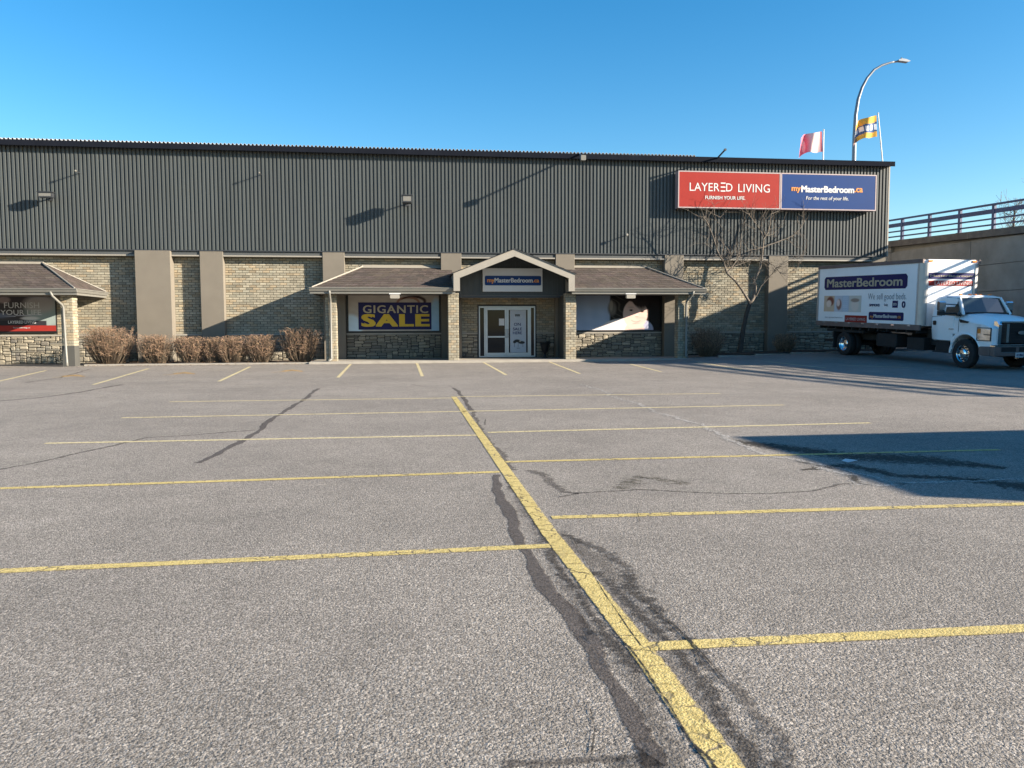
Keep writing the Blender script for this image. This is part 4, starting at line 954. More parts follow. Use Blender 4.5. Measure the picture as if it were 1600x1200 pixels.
# the small tree: main limbs read from the photograph, twigs grown from them
YTR = 36.25
def tz(zx, zy, dy=0.0): p = F(1080+zx/5, 320+zy/5, YTR+dy); return p
t = thing('bare_tree', 'small leafless tree forking low in front of the brick wall below the big sign', 'tree', tuple(tz(375, 1165)))
TI = -Vector(t.location); rnd = random.Random(5)
tr = MB(); tr.tube([tz(370, 1190), tz(380, 1140), tz(395, 1050), tz(410, 960), tz(428, 870), tz(450, 790), tz(462, 755)], [.17, .13, .115, .105, .10, .10, .095], 12)
o = tr.build('trunk', M['trunk'], t, smooth='all'); o.location = TI
limbs = [
 ([(458, 765), (430, 720), (390, 655), (340, 590), (280, 535), (262, 480), (255, 450), (225, 405), (200, 350), (175, 260), (140, 170), (118, 125), (85, 90)], .062, .0, -.5),
 ([(465, 765), (488, 725), (500, 650), (492, 590), (515, 545), (538, 490), (550, 430), (558, 340), (565, 265), (600, 215), (612, 160), (625, 70), (690, 45)], .085, .0, .3),
 ([(505, 715), (518, 690), (545, 635), (600, 575), (640, 530), (665, 490), (710, 480)], .04, .0, -.7),
 ([(560, 335), (600, 315), (650, 300), (700, 280), (745, 265), (800, 238), (840, 200), (870, 160), (885, 120)], .038, .25, .6),
 ([(283, 530), (310, 500), (340, 455), (372, 400), (382, 340), (386, 280), (395, 210), (402, 140)], .034, -.2, .6),
 ([(492, 592), (470, 570), (450, 550), (435, 520), (430, 490), (400, 430)], .032, 0, .5),
 ([(555, 440), (590, 452), (640, 470), (670, 505), (700, 535), (750, 538), (800, 510), (840, 480), (855, 450)], .022, .1, -.9),
 ([(255, 450), (278, 415), (305, 395), (325, 365)], .022, -.2, -.6),
 ([(283, 530), (310, 505), (350, 475), (400, 458), (450, 440), (500, 425), (545, 430)], .022, -.2, .8),
 ([(567, 262), (548, 215), (520, 170), (490, 125), (460, 90), (432, 40)], .028, .3, -.3),
 ([(500, 125), (540, 122), (580, 115), (620, 80)], .018, .1, -.2),
 ([(560, 250), (600, 240), (640, 230), (680, 190), (700, 150)], .016, .2, .9),
 ([(345, 590), (370, 600), (400, 605), (435, 610)], .012, -.2, -.5),
 ([(200, 350), (160, 330), (130, 300), (120, 280)], .014, -.4, .3),
 ([(255, 445), (235, 400), (250, 330), (240, 260), (250, 180)], .02, -.3, .9),
 ([(660, 500), (700, 470), (760, 430), (850, 400), (960, 250)], .016, -.6, -1.0),
 ([(120, 130), (150, 60), (125, 40)], .012, -.4, -.7), ([(175, 75), (230, 95), (260, 60), (280, 40)], .012, -.4, -.2),
 ([(745, 265), (820, 330), (860, 340)], .012, .5, 1.0), ([(565, 330), (500, 350), (440, 345)], .014, .2, -.8)]
for pts, r0, d0, d1 in limbs:
    b = MB(); n = len(pts); P = [tz(x_, y_, (d0+(d1-d0)*(i/(n-1)))*.65) for i, (x_, y_) in enumerate(pts)]
    b.tube(P, [max(.006, r0*(1-.78*i/(n-1))) for i in range(n)], 7, cap=False)
    for i in range(1, n):
        for _ in range(3 if r0 > .02 else 2):
            if i < n*.35 and r0 > .03: continue
            q = P[i-1].lerp(P[i], rnd.random()); a = (P[i]-P[i-1]).normalized(); s_ = Vector((rnd.uniform(-1, 1), rnd.uniform(-.8, .8), rnd.uniform(-.5, .9)))
            branchy(b, q, a*.5+s_*.8, rnd.uniform(.35, 1.0), .011, 1, rnd, None, 3, .5, (1, 4), .1, .0045)
    o = b.build('limb', M['bark'], t, smooth='all'); o.location = TI

def bush(px, ybot, ytop, wpx, label, seed, dens=1.0, dark=False, Y=35.55, group='clipped leafless bushes along the shop front'):
    p = F(px, ybot, Y); top = F(px, ytop, Y).z; w = (F(px+wpx/2, ybot, Y).x-F(px-wpx/2, ybot, Y).x)/2; z0 = zg(p.x, Y)+.02; h = top-z0
    t = thing('bare_bush', label, 'bush', (p.x, Y, z0), group=group); rnd = random.Random(seed); b = MB()
    N_ = int(215*dens*(w/.6+.25))
    for i in range(N_):
        an = rnd.uniform(0, 6.283); rr = math.sqrt(rnd.random()); bx, by = math.cos(an)*rr*w*.42, math.sin(an)*rr*w*.3
        tx, ty = math.cos(an)*w*rr*rnd.uniform(.85, 1.05), math.sin(an)*w*.8*rr; hz = h*(rnd.uniform(.84, 1.03) if rr < .7 else rnd.uniform(.45, 1.0))
        P = []
        for k in range(5):
            s_ = k/4; e = s_**.75; P.append(Vector((bx+(tx-bx)*e+rnd.uniform(-.03, .03), by+(ty-by)*e+rnd.uniform(-.03, .03), hz*s_)))
        v = rnd.uniform(.3, .9); col = (v*rnd.uniform(.85, 1.0), v*.92, v*.88, 1)
        r0 = rnd.uniform(.006, .011); b.tube(P, [r0, r0*.85, r0*.7, r0*.55, .004], 3, cap=False, col=col)
        for _ in range(7):
            s_ = rnd.uniform(.35, 1)*4; k = min(int(s_), 3); q = P[k].lerp(P[k+1], s_-k); v = rnd.uniform(.5, 1.7); tip = s_/4
            col = (v*1.05, v*(.95-.12*tip*rnd.random()), v*(.9-.2*tip*rnd.random()), 1)
            d = Vector((rnd.uniform(-1, 1), rnd.uniform(-1, 1), rnd.uniform(-.1, 1.1))).normalized(); L_ = rnd.uniform(.06, .2)*(.6+h*.4)
            e = q+d*L_; e.z = min(e.z, h*1.05); e.x = max(-w*1.08, min(w*1.08, e.x))
            m_ = q.lerp(e, .5)+Vector((rnd.uniform(-.02, .02), rnd.uniform(-.02, .02), .015)); b.tube([q, m_, e], [.0050, .0040, .0026], 3, cap=False, col=col)
    b.build('twigs', M['twig'], t); g_ = MB()
    for i in range(7):
        an = i*.9; g_.tube([(math.cos(an)*w*.1, math.sin(an)*w*.1, -.06), (math.cos(an)*w*.2, math.sin(an)*w*.2, h*.35)], [.022, .014], 5)
    g_.build('stem', M['bark'], t)
bush(172, 571, 512, 88, 'largest bare bush, beside the far left shop pillar', 1)
bush(244, 571, 524, 68, 'reddish bare bush in front of the extra wide pilaster', 2)
bush(298, 570, 527, 56, 'small bare bush just right of the extra wide pilaster', 3)
bush(331, 570, 528, 38, 'narrowest bare bush squeezed in the middle of the row', 4)
bush(363, 570, 526, 62, 'bare bush below the brick panel, third from the entrance', 5)
bush(407, 569, 524, 60, 'bare bush second from the entrance pillar', 6)
bush(470, 568, 513, 70, 'tall rounded bare bush nearest the entrance downspout', 7)
bush(1106, 558, 513, 56, 'dark twiggy bush in shade right of the entrance canopy', 8, 1.0, group='shaded bushes right of the entrance')
bush(1226, 557, 522, 40, 'low dark bush in shade beside the box truck', 9, .8, group='shaded bushes right of the entrance')

t = thing('distant_tree', 'thin leafless tree beyond the overpass railing at the right edge', 'tree', tuple(F(1583, 345, 62)-Vector((0, 0, 4)))); rnd = random.Random(11)
b = MB(); T0 = Vector((0, 0, 0)); b.tube([(0, 0, -6), (0, 0, 2), (.1, 0, 5)], [.2, .13, .06], 6); b.build('trunk', M['bark'], t); b = MB()
for k in range(26): branchy(b, (rnd.uniform(-.1, .1), 0, rnd.uniform(1.8, 5.2)), (rnd.uniform(-1, 1), rnd.uniform(-1, 1), rnd.uniform(.4, 1.3)), rnd.uniform(1.0, 2.0), .03, 2, rnd, None, 3, .4, (2, 4), .15, .010)
b.build('crown', M['bark'], t)

b = MB(); rnd = random.Random(77)
for _ in range(900):
    x = rnd.choice((rnd.uniform(-12.9, -4.1), rnd.uniform(-12.9, -4.1), rnd.uniform(14.2, 24))); y = rnd.choice((rnd.uniform(34.2, 37.2), rnd.uniform(34.3, 35.2), rnd.gauss(34.5, .12)))
    z = zg(x, y) + (.125 if y > 34.76 else (.09 if y > 34.6 else .012)); a = rnd.uniform(0, 3.14); s_ = rnd.uniform(.02, .045); c_, d_ = math.cos(a)*s_, math.sin(a)*s_
    b.poly([(x-c_, y-d_, z), (x+d_*.5, y-c_*.5, z+rnd.uniform(.0, .02)), (x+c_, y+d_, z+.004), (x-d_*.5, y+c_*.5, z+rnd.uniform(0, .02))])
tag(b.build('dead_leaves', M['leaf']), 'dead brown leaves scattered over the beds and kerb under the bushes', 'leaves', kind='stuff')
# ------------------------------------------------------------------ box truck
PHI = R(5); TO = Vector((20.35, 25.6, .04))
tk = thing('box_truck', 'white delivery box truck reading MasterBedroom parked nose out in the overpass shade', 'truck', tuple(TO), R(-85)); tk.rotation_euler = (0, R(2.0), R(-85))
HW = 1.22
def tp_(b, name, mt, parent=tk, **k): return b.build(name, mt, parent, **k)
# cargo box
BX0, BX1, BZ0, BZ1 = -8.62, -2.08, 1.28, 3.86
cb = MB(); cb.box(BX0+.06, BX1-.06, -HW+.02, HW-.02, BZ0+.12, BZ1-.02); cargo = tp_(cb, 'cargo_box', M['box_white'])
e = MB()
for sy_ in (-1, 1):
    ys0, ys1 = sorted((sy_*(HW-.03), sy_*(HW+.035)))
    e.box(BX0, BX1, ys0, ys1, BZ1-.13, BZ1+.01); e.box(BX0, BX1, ys0, ys1, BZ0-.04, BZ0+.16)
e.box(BX0, BX0+.06, -HW+.03, HW-.03, BZ1-.13, BZ1+.01); tp_(e, 'rail', M['brown_rail'], cargo)
for sy_ in (-1, 1):
    e = MB()
    yy = sy_*(HW-.16); pr = []
    # rounded aluminium front corner post
    for k in range(7):
        a = math.pi/2*k/6; pr.append((BX1-.22+.26*math.sin(a), sy_*(HW-.2+.24*math.cos(a))))
    pr += [(BX1-.05, sy_*(HW-.25)), (BX1-.22, sy_*(HW-.03))]
    e.prism(pr if sy_ > 0 else pr[::-1], BZ0+.161, BZ1-.131, axis='z'); tp_(e, 'corner_post', M['box_alu'], cargo); e = MB()
    ys0, ys1 = sorted((sy_*(HW-.03), sy_*(HW+.03))); e.box(BX0, BX0+.09, ys0, ys1, BZ0+.161, BZ1-.131); tp_(e, 'rear_post', M['box_alu'], cargo)
for sy_ in (-1, 1):
    p = MB(); ys0, ys1 = sorted((sy_*(HW-.018), sy_*(HW+.002))); p.box(BX0+.10, BX1-.30, ys0, ys1, BZ0+.165, BZ1-.135); tp_(p, 'side_panel', M['box_white'], cargo)
p = MB(); p.box(BX1-.058, BX1-.02, -HW+.26, HW-.26, BZ0+.12, BZ1-.5); p.box(BX1-.058, BX1+.01, -HW+.2, HW-.2, BZ1-.48, BZ1+.0); tp_(p, 'front_panel', M['box_white'], cargo)
for k in range(7): p = MB(); p.box(BX0+.5+k*.9, BX0+.66+k*.9, -HW-.055, -HW-.037, BZ0+.10, BZ0+.15); tp_(p, 'reflector', M['lens'], cargo)
for sy_ in (-.95, .95): p = MB(); p.box(BX1+.012, BX1+.05, sy_-.09, sy_+.09, BZ1-.09, BZ1-.03); tp_(p, 'marker_lamp', M['amber'], cargo)
# rivet rows and panel joints on the cargo box side
p = MB()
for k in range(int((BX1-BX0-.5)/.12)):
    for zz in (BZ0+.185, BZ1-.155): p.box(BX0+.14+k*.12, BX0+.152+k*.12, -HW-.006, -HW-.0025, zz-.006, zz+.006)
tp_(p, 'rivets', M['box_alu'], cargo, kind='stuff')
p = MB(); p.box(BX0+.02, BX0+.058, -HW+.1, HW-.1, BZ0+.1, BZ1-.15); 
tp_(p, 'rear_door', M['box_white'], cargo)
# side graphics; coordinates read in the zoomed crop (1271 px = 180 px)
SU, SV = Vector((1, 0, 0)), Vector((0, 0, 1))
def side_pt(zx, zy):
    px, py = 1270+zx*180/1271, 400+zy*170/1200; d = ray(px, py); n_ = Matrix.Rotation(R(-85), 3, 'Z') @ Vector((0, 1, 0)); Rm = Matrix.Rotation(R(-85), 3, 'Z') @ Matrix.Rotation(R(2.0), 3, 'Y')
    n_ = Rm @ Vector((0, 1, 0)); o0 = Vector((0, 0, EYE)); tt = ((TO + n_*(-HW)) - o0).dot(n_)/d.dot(n_); w = Rm.transposed() @ (o0+d*tt-TO); return w
def front_pt(zx, zy, fx=BX1, scale=(1430, 400, 170/1074, 190/1200)):
    px, py = scale[0]+zx*scale[2], scale[1]+zy*scale[3]; d = ray(px, py); Rm = Matrix.Rotation(R(-85), 3, 'Z') @ Matrix.Rotation(R(2.0), 3, 'Y'); n_ = Rm @ Vector((1, 0, 0)); o0 = Vector((0, 0, EYE))
    tt = ((TO + n_*fx) - o0).dot(n_)/d.dot(n_); return Rm.transposed() @ (o0+d*tt-TO)
ysd = -HW-.004
def sd_panel(x0, y0, x1, y1, mk, name, ch=.0, lift=.003):
    a = side_pt(x0, (y1[0])); a1 = side_pt(x0, y0[0]); c = side_pt(x1, y1[1]); c1 = side_pt(x1, y0[1])
    b = MB(); z0, z1 = (a.z+c.z)/2, (a1.z+c1.z)/2; b.box(a.x, c.x, ysd-lift, ysd-lift+.003, z0, z1, ch=ch); return tp_(b, name, M[mk], cargo), (a.x, c.x, z0, z1)
_, q = sd_panel(128, (240, 188), 1043, (380, 352), 'navy', 'logo_band', ch=.1)
def sd_text(body, zx0, zx1, zy_top, zy_bot, mt, **k):
    a, c = side_pt(zx0, zy_bot), side_pt(zx1, zy_bot); a1 = side_pt(zx0, zy_top); o = lettering(body, cargo, mt, (a.x, ysd-.009, k.pop('z', a.z)), SU, SV, c.x-a.x, k.pop('h', a1.z-a.z), **k); return o
zb_ = q[2]+(q[3]-q[2])*.2; lettering('MasterBedroom', cargo, M['cream_letter'], (q[0]+.22, ysd-.009, zb_), SU, SV, (q[1]-q[0])-.5, (q[3]-q[2])*.62, bold=.022)
a = side_pt(610, 500); c = side_pt(1035, 490); zz = (a.z+c.z)/2
lettering('We sell good beds.', cargo, M['grey_letter'], (a.x, ysd-.009, zz-.02), SU, SV, c.x-a.x, .32, bold=-.01)
def fn(X, Y):
    a = canvas(X, (.52, .52, .55)); a = over(a, (X < .30)*1.0, (.62, .45, .32)); a = over(a, ell(X, Y, .18, .65, .10, .3, .3), (.25, .08, .05)); a = over(a, ell(X, Y, .14, .5, .07, .22, .3), (.78, .6, .5))
    a = over(a, (X > .31)*(X < .5)*1.0, (.55, .56, .62)); a = over(a, ell(X, Y, .42, .45, .07, .35, .3), (.3, .15, .12)); a = over(a, ell(X, Y, .40, .55, .045, .22, .3), (.8, .6, .52))
    a = over(a, (X > .51)*(X < .68)*1.0, (.45, .52, .62)); a = over(a, (X > .53)*(X < .66)*(np.sin(Y*50) > 0)*1.0, (.55, .6, .68)); a = over(a, (X > .69)*1.0, (.60, .56, .50)); a = over(a, ell(X, Y, .84, .4, .10, .35, .3), (.72, .60, .52)); a = over(a, ell(X, Y, .84, .72, .11, .12, .3), (.35, .25, .2)); return a
a, c = side_pt(122, 610), side_pt(532, 605); a1 = side_pt(122, 440)
print_mesh(c.x-a.x, a1.z-a.z, 60, 26, fn, (a.x, ysd-.004, a.z), SU, SV, 'photo_strip', cargo)
_, q = sd_panel(350, (655, 655), 596, (735, 740), 'red', 'red_logo_plate'); lettering('LAYERED LIVING', cargo, M['white'], (q[0]+.1, ysd-.012, q[2]+(q[3]-q[2])*.32), SU, SV, q[1]-q[0]-.2, (q[3]-q[2])*.36, bold=-.005)
_, q = sd_panel(615, (620, 618), 1000, (705, 715), 'navy', 'blue_logo_plate', ch=.04)
w_ = q[1]-q[0]; h_ = q[3]-q[2]; zq = q[2]+h_*.3
lettering('my', cargo, M['orange'], (q[0]+w_*.05, ysd-.012, zq-.05), SU, SV, w_*.10, h_*.36, bold=.02); lettering('MasterBedroom', cargo, M['white'], (q[0]+w_*.16, ysd-.012, zq), SU, SV, w_*.66, h_*.42, bold=.03); lettering('.ca', cargo, M['orange'], (q[0]+w_*.83, ysd-.012, zq), SU, SV, w_*.10, h_*.28, bold=.02)
a, c = side_pt(135, 685), side_pt(330, 690); lettering('www.mymasterbedroom.ca', cargo, M['grey_letter'], (a.x, ysd-.009, a.z), SU, SV, c.x-a.x, .085)
b = MB()                                                    # the row of small maker marks
a, c = side_pt(625, 555), side_pt(740, 555); lettering('SIMMONS', cargo, M['navy'], (a.x, ysd-.009, a.z), SU, SV, c.x-a.x, .10, bold=.03)
a, c = side_pt(790, 558), side_pt(830, 558); lettering('Sealy', cargo, M['grey_letter'], (a.x, ysd-.009, a.z), SU, SV, c.x-a.x, .12, bold=.02)
a, c = side_pt(878, 570), side_pt(938, 570); b.box(a.x, c.x, ysd-.006, ysd-.003, a.z, a.z+.27); tp_(b, 'maker_mark', M['navy'], cargo); lettering('SERTA', cargo, M['white'], (a.x+.05, ysd-.010, a.z+.08), SU, SV, c.x-a.x-.1, .10, bold=.02)
a, c = side_pt(985, 570), side_pt(1020, 570); lettering('0', cargo, M['navy'], (a.x, ysd-.009, a.z), SU, SV, c.x-a.x, .24, bold=.03)
# front-of-box graphics
FU = Vector((0, 1, 0))
def fr_rect(zx0, zx1, zy0, zy1): a, c = front_pt(zx0, zy1), front_pt(zx1, zy0); a = front_pt(zx0, (zy0+zy1)/2); k = front_pt((zx0+zx1)/2, zy1).z, front_pt((zx0+zx1)/2, zy0).z; return a.y, c.y, k[0], k[1]
y0, y1, z0, z1 = fr_rect(92, 632, 170, 225); b = MB(); b.box(BX1+.002, BX1+.008, max(y0, -1.16), min(y1, 1.16), z0, z1); 
xg = BX1+.012
b = MB(); b.box(xg, xg+.004, -1.0, 1.0, z0, z1); tp_(b, 'logo_band', M['navy'], cargo); lettering('MasterBedroom', cargo, M['cream_letter'], (xg+.008, -.93, z0+.07), FU, SV, 1.86, (z1-z0)-.13, bold=.012)
y0, y1, r0, r1 = fr_rect(92, 632, 238, 300); b = MB(); b.box(xg-.025, xg-.018, -.955, .955, r0+.02, r1-.02); b.box(xg, xg+.004, -1.0, 1.0, max(r0, BZ1-.47), z0-.04) if z0-.04 > BZ1-.47+.02 else None
tp_(b, 'red_logo_plate', M['red'], cargo); lettering('LAYERED LIVING', cargo, M['white'], (xg+.010, -.72, (r0+r1)/2-.06), FU, SV, 1.6, .13, bold=-.005)
# chassis
b = MB()
for sy_ in (-.42, .42): b.box(-8.5, .9, sy_-.05, sy_+.05, .70, .95)
for k in range(12): b.box(BX0+.2+k*.55, BX0+.28+k*.55, -HW+.05, HW-.05, 1.12, 1.24)
b.box(-8.3, -7.7, -1.0, 1.0, .55, .65);  b.box(.2, 1.0, -.5, .5, .45, 1.0); b.box(-2.3, -1.2, -.7, .7, .7, 1.3)
b.tube([(-6.7, -1.0, .52), (-6.7, 1.0, .52)], .09, 8); b.tube([(0, -1.0, .52), (0, 1.0, .52)], .07, 8); b.box(-8.0, -5.5, -1.1, -.5, 1.0, 1.1); b.box(-7.5, -7.45, -1.12, -.7, .3, 1.05); b.box(-7.5, -7.45, .7, 1.12, .3, 1.05)
tp_(b, 'chassis', M['under'])
for sy_ in (-1, 1):
    b = MB(); b.box(-4.7, -3.5, min(sy_*1.08, sy_*.55), max(sy_*1.08, sy_*.55), .52, 1.05, ch=.06); bevel(tp_(b, 'fuel_tank' if sy_ < 0 else 'tool_box', M['under']), .03)
b = MB(); b.box(-3.0, -2.1, -1.0, -.5, .5, .95); tp_(b, 'battery_box', M['under'])
for sy_ in (-1, 1): b = MB(); b.box(-1.6, -.75, min(sy_*.85, sy_*1.05), max(sy_*.85, sy_*1.05), .48, .54); b.box(-1.5, -.85, min(sy_*.9, sy_*1.0), max(sy_*.9, sy_*1.0), .54, .9); tp_(b, 'cab_step', M['under'])
# wheels
def wheel(x, y, outer, dual=False):
    w = bpy.data.objects.new('wheel', None); link(w, tk); w.location = (x, y, .51); s_ = outer
    b = MB(); prof = [(.30, -.13), (.42, -.135), (.495, -.11), (.512, -.06), (.512, .06), (.495, .11), (.42, .135), (.30, .13)]
    b.lathe(prof, 36, axis='y', cap=False)
    if dual: b.lathe([(r_, h-s_*.3) for r_, h in prof], 36, axis='y', cap=False)
    b.build('tyre', M['rubber'], w, smooth=True)
    f_ = .105*s_; r2 = MB(); dsh = (-.03 if not dual else -.11)
    r2.lathe(cap=False, prof=[(.325, f_+.0*s_), (.32, f_+.02*s_), (.295, f_+.022*s_), (.275, f_), (.262, f_-.05*s_), (.19, f_+dsh*s_), (.16, f_+dsh*s_-.005*s_), (.15, f_+dsh*s_+.04*s_), (.09, f_+dsh*s_+.07*s_), (.001, f_+dsh*s_+.075*s_)], n=30, axis='y')
    r2.build('rim', M['chrome'], w, smooth=True)
    h_ = MB()
    for k in range(10):
        a = k*math.pi/5; yy0, yy1 = sorted((f_+dsh*s_-.012*s_, f_+dsh*s_+.028*s_)); h_.lathe([(.026, yy0), (.026, yy1)], 8, axis='y', c=(.225*math.cos(a), .0, .225*math.sin(a)))
        h_.lathe([(.013, yy0), (.013, yy1+.02*s_)], 6, axis='y', c=(.175*math.cos(a+.3), .0, .175*math.sin(a+.3)))
    h_.build('hand_holes', M['under'], w)
wheel(0, -1.05, -1); wheel(0, 1.05, 1); wheel(-6.75, -1.0, -1, True); wheel(-6.75, 1.0, 1, True)
# cab: lofted sections (x, half width at sill, half width at belt, half width at roof, z sill, z belt, z roof)
cab = bpy.data.objects.new('cab', None); link(cab, tk)
def loft(secs, name, mt, caps=True, smooth=True):
    b = MB(); k = len(secs[0])
    for s_ in secs: b.v += s_
    for i in range(len(secs)-1):
        for j in range(k-1): b.f.append((i*k+j, i*k+j+1, (i+1)*k+j+1, (i+1)*k+j))
    if caps: b.f.append(tuple(range(k))[::-1]); b.f.append(tuple((len(secs)-1)*k+j for j in range(k)))
    b.m = [0]*len(b.f); b.c = [None]*len(b.f); return b.build(name, mt, cab, smooth=smooth)
def cs(x, wsill, wbelt, wroof, zs, zb2, zr, xr=None):
    """closed cross-section of the cab at x (roof end may sit at xr)"""
    xr = x if xr is None else xr; o_ = []
    half = [(0, zs, x), (wsill*.94, zs, x), (wsill, zs+.05, x), (wbelt, zb2-.32, x), (wbelt, zb2-.05, x), (wbelt-.03, zb2, x), (wroof+.02, zr-.10, xr), (wroof-.05, zr-.03, xr), (wroof-.22, zr, xr), (0, zr+.025, xr)]
    return [(xx, -w, z) for w, z, xx in half] + [(xx, w, z) for w, z, xx in half[::-1][1:]]
body = loft([cs(-1.80, .93, .98, .84, 1.0, 1.78, 2.42), cs(-1.70, 1.0, 1.04, .88, .9, 1.78, 2.50), cs(-1.35, 1.0, 1.04, .88, .88, 1.78, 2.53), cs(-.75, 1.0, 1.04, .88, .88, 1.78, 2.52), cs(-.66, 1.0, 1.04, .88, .88, 1.78, 2.48)], 'cab_shell', M['truck_white'])
# hood and fenders
def hs_(x, w, zs, zsh, zt):
    half = [(0, zs), (w, zs), (w, zs+.25), (w, zsh-.06), (w-.05, zsh), (w*.72, zt-.02), (w*.35, zt), (0, zt+.015)]
    return [(x, -a, z) for a, z in half] + [(x, a, z) for a, z in half[::-1][1:]]
loft([hs_(-.66, 1.02, 1.17, 1.72, 1.92), hs_(-.25, 1.05, 1.17, 1.70, 1.89), hs_(.3, 1.08, 1.17, 1.64, 1.83), hs_(.75, 1.08, 1.17, 1.57, 1.76), hs_(1.0, 1.0, 1.1, 1.50, 1.69), hs_(1.12, .86, 1.0, 1.42, 1.63)], 'hood', M['truck_white'])
def fender(s_):
    b = MB(); R0 = .66; ring = []
    for k in range(15):
        a = math.pi*(1-k/14); ring.append((R0*math.cos(a), .5+R0*math.sin(a)*1.02))
    outer = [(-.66, .62)] + [(-.66, 1.25)] + [(.95, 1.25)] + [(1.12, .62)]
    for sgn_y, nm in ((s_*1.10, 0),):
        # outer skin between the arch and a rectangle
        top = [(-.68+(k/14)*(1.85), 1.22) for k in range(15)]; top[0] = (-.68, .62); top[1] = (-.68, 1.0); top[14] = (1.14, .86); top[13] = (1.12, 1.05)
        n = len(b.v); b.v += [(x, sgn_y, z) for x, z in ring] + [(x, sgn_y, z) for x, z in top]
        for k in range(14): f = (n+k, n+k+1, n+15+k+1, n+15+k); b.f.append(f if s_ < 0 else f[::-1])
        n2 = len(b.v); b.v += [(x, s_*.6, z) for x, z in ring]
        for k in range(14): f = (n+k, n2+k, n2+k+1, n+k+1); b.f.append(f if s_ < 0 else f[::-1])
        n3 = len(b.v); b.v += [(x*1.04, s_*1.125, .5+(z-.5)*1.04) for x, z in ring]
        for k in range(14): f = (n+k, n+k+1, n3+k+1, n3+k); b.f.append(f if s_ > 0 else f[::-1])
        n4 = len(b.v); b.v += [(x*1.12, s_*1.102, .5+(z-.5)*1.11) for x, z in ring]
        for k in range(14): f = (n3+k, n3+k+1, n4+k+1, n4+k); b.f.append(f if s_ > 0 else f[::-1])
        # shoulder from fender top to hood
        b.box(-.66, 1.0, min(s_*.95, s_*1.098), max(s_*.95, s_*1.098), 1.18, 1.24)
    b.m = [0]*len(b.f); b.c = [None]*len(b.f); b.build('fender', M['truck_white'], cab, smooth=False)
fender(-1); fender(1)
b = MB()
for s_ in (-1, 1): b.prism([(.62, .86), (1.14, .86), (1.14, 1.42), (.95, 1.50), (.62, 1.58)], min(s_*.9, s_*1.095), max(s_*.9, s_*1.095)); 
b.build('headlamp_surround', M['truck_white'], cab)
b = MB(); b.prism([(-.68, .62), (-.60, .62), (-.60, 1.2), (-.68, 1.2)], -1.098, -1.0); b.prism([(-.68, .62), (-.60, .62), (-.60, 1.2), (-.68, 1.2)], 1.0, 1.098); b.build('step_panel', M['truck_white'], cab)
# glazing, doors
for s_ in (-1, 1):
    P = [(-1.13, 1.83), (-.38, 1.80), (-.66, 2.34), (-.74, 2.41), (-1.05, 2.42), (-1.13, 2.36)]
    def yw(z): return s_*(1.02 - max(0, z-1.78)*(.14/.64) + .006)
    b = MB(); v = [(x, yw(z), z) for x, z in P]; b.poly(v if s_ < 0 else v[::-1]); b.build('side_window', M['glass_truck'], cab)
    d_ = MB(); PD = [(-1.72, 1.0), (-1.6, .92), (-.42, .92), (-.40, 1.72), (-.36, 1.80), (-.62, 2.42), (-1.22, 2.47), (-1.26, 1.80), (-1.72, 1.76)]
    def yd_(z): return s_*((1.045 if z < 1.75 else 1.02 - (z-1.78)*(.14/.64)) + .003)
    # narrow dark shut-line around the door
    for (xa, za), (xb2, zb3) in zip(PD, PD[1:]+PD[:1]):
        if za > 1.9 and zb3 > 1.9 or True:
            p0, p1 = Vector((xa, yd_(za), za)), Vector((xb2, yd_(zb3), zb3)); d_.tube([p0, p1], .007, 4)
    d_.build('door_seam', M['under'], cab)
    m_ = MB(); m_.box(-1.62, -1.48, min(s_*1.05, s_*1.075), max(s_*1.05, s_*1.075), 1.46, 1.62, ch=.03); m_.build('door_handle', M['black'], cab)
    m_ = MB(); m_.box(-.86, -.62, min(s_*1.047, s_*1.056), max(s_*1.047, s_*1.056), 1.33, 1.355); m_.build('badge', M['chrome'], cab)
    m_ = MB(); m_.prism([(-.36, 1.70), (.10, 1.62), (.02, 1.57), (-.30, 1.58)], min(s_*1.065, s_*1.09), max(s_*1.065, s_*1.09)); m_.build('side_vent', M['black'], cab)
    # mirrors on arms
    yo = s_*1.42; m_ = MB(); m_.box(-.90, -.78, min(yo-.13, yo+.13), max(yo-.13, yo+.13), 1.98, 2.32, ch=.04); m_.build('mirror_shell', M['chrome'], cab)
    m_ = MB(); m_.box(-.90, -.78, min(yo-.12, yo+.12), max(yo-.12, yo+.12), 1.82, 1.975); m_.tube([(-.60, s_*.98, 1.90), (-.84, s_*1.3, 1.88)], .03, 6); m_.tube([(-.66, s_*.92, 2.2), (-.84, s_*1.3, 2.22)], .018, 6); m_.build('mirror_arm', M['black'], cab)
b = MB(); b.poly([(-.40, -.93, 1.93), (-.30, 0, 1.945), (-.40, .93, 1.93), (-.66, .80, 2.43), (-.60, 0, 2.46), (-.66, -.80, 2.43)]); b.build('windscreen', M['glass_truck'], cab)
b = MB()
for s_ in (-1, 1):
    b.v_ = None; n = len(b.v); b.v += [(-.655, s_*.99, 1.78), (-.33, s_*.97, 1.90), (-.652, s_*.81, 2.45), (-.664, s_*.86, 2.45), (-.40, s_*.93, 1.932), (-.655, s_*1.0, 1.86)]
    b.f += [(n, n+1, n+4, n+3) if s_ > 0 else (n+3, n+4, n+1, n), (n+1, n+2, n+4) if s_ > 0 else (n+4, n+2, n+1)]; b.m += [0, 0]; b.c += [None, None]
    b.tube([(-.28, s_*.97, 1.86), (-.64, s_*.84, 2.46)], [.045, .04], 6)
b.box(-.72, -.62, -.8, .8, 2.44, 2.49); b.build('windscreen_pillar', M['truck_white'], cab)
b = MB(); b.box(-.645, -.30, -.95, .95, 1.885, 1.915); b.build('cowl', M['black'], cab)
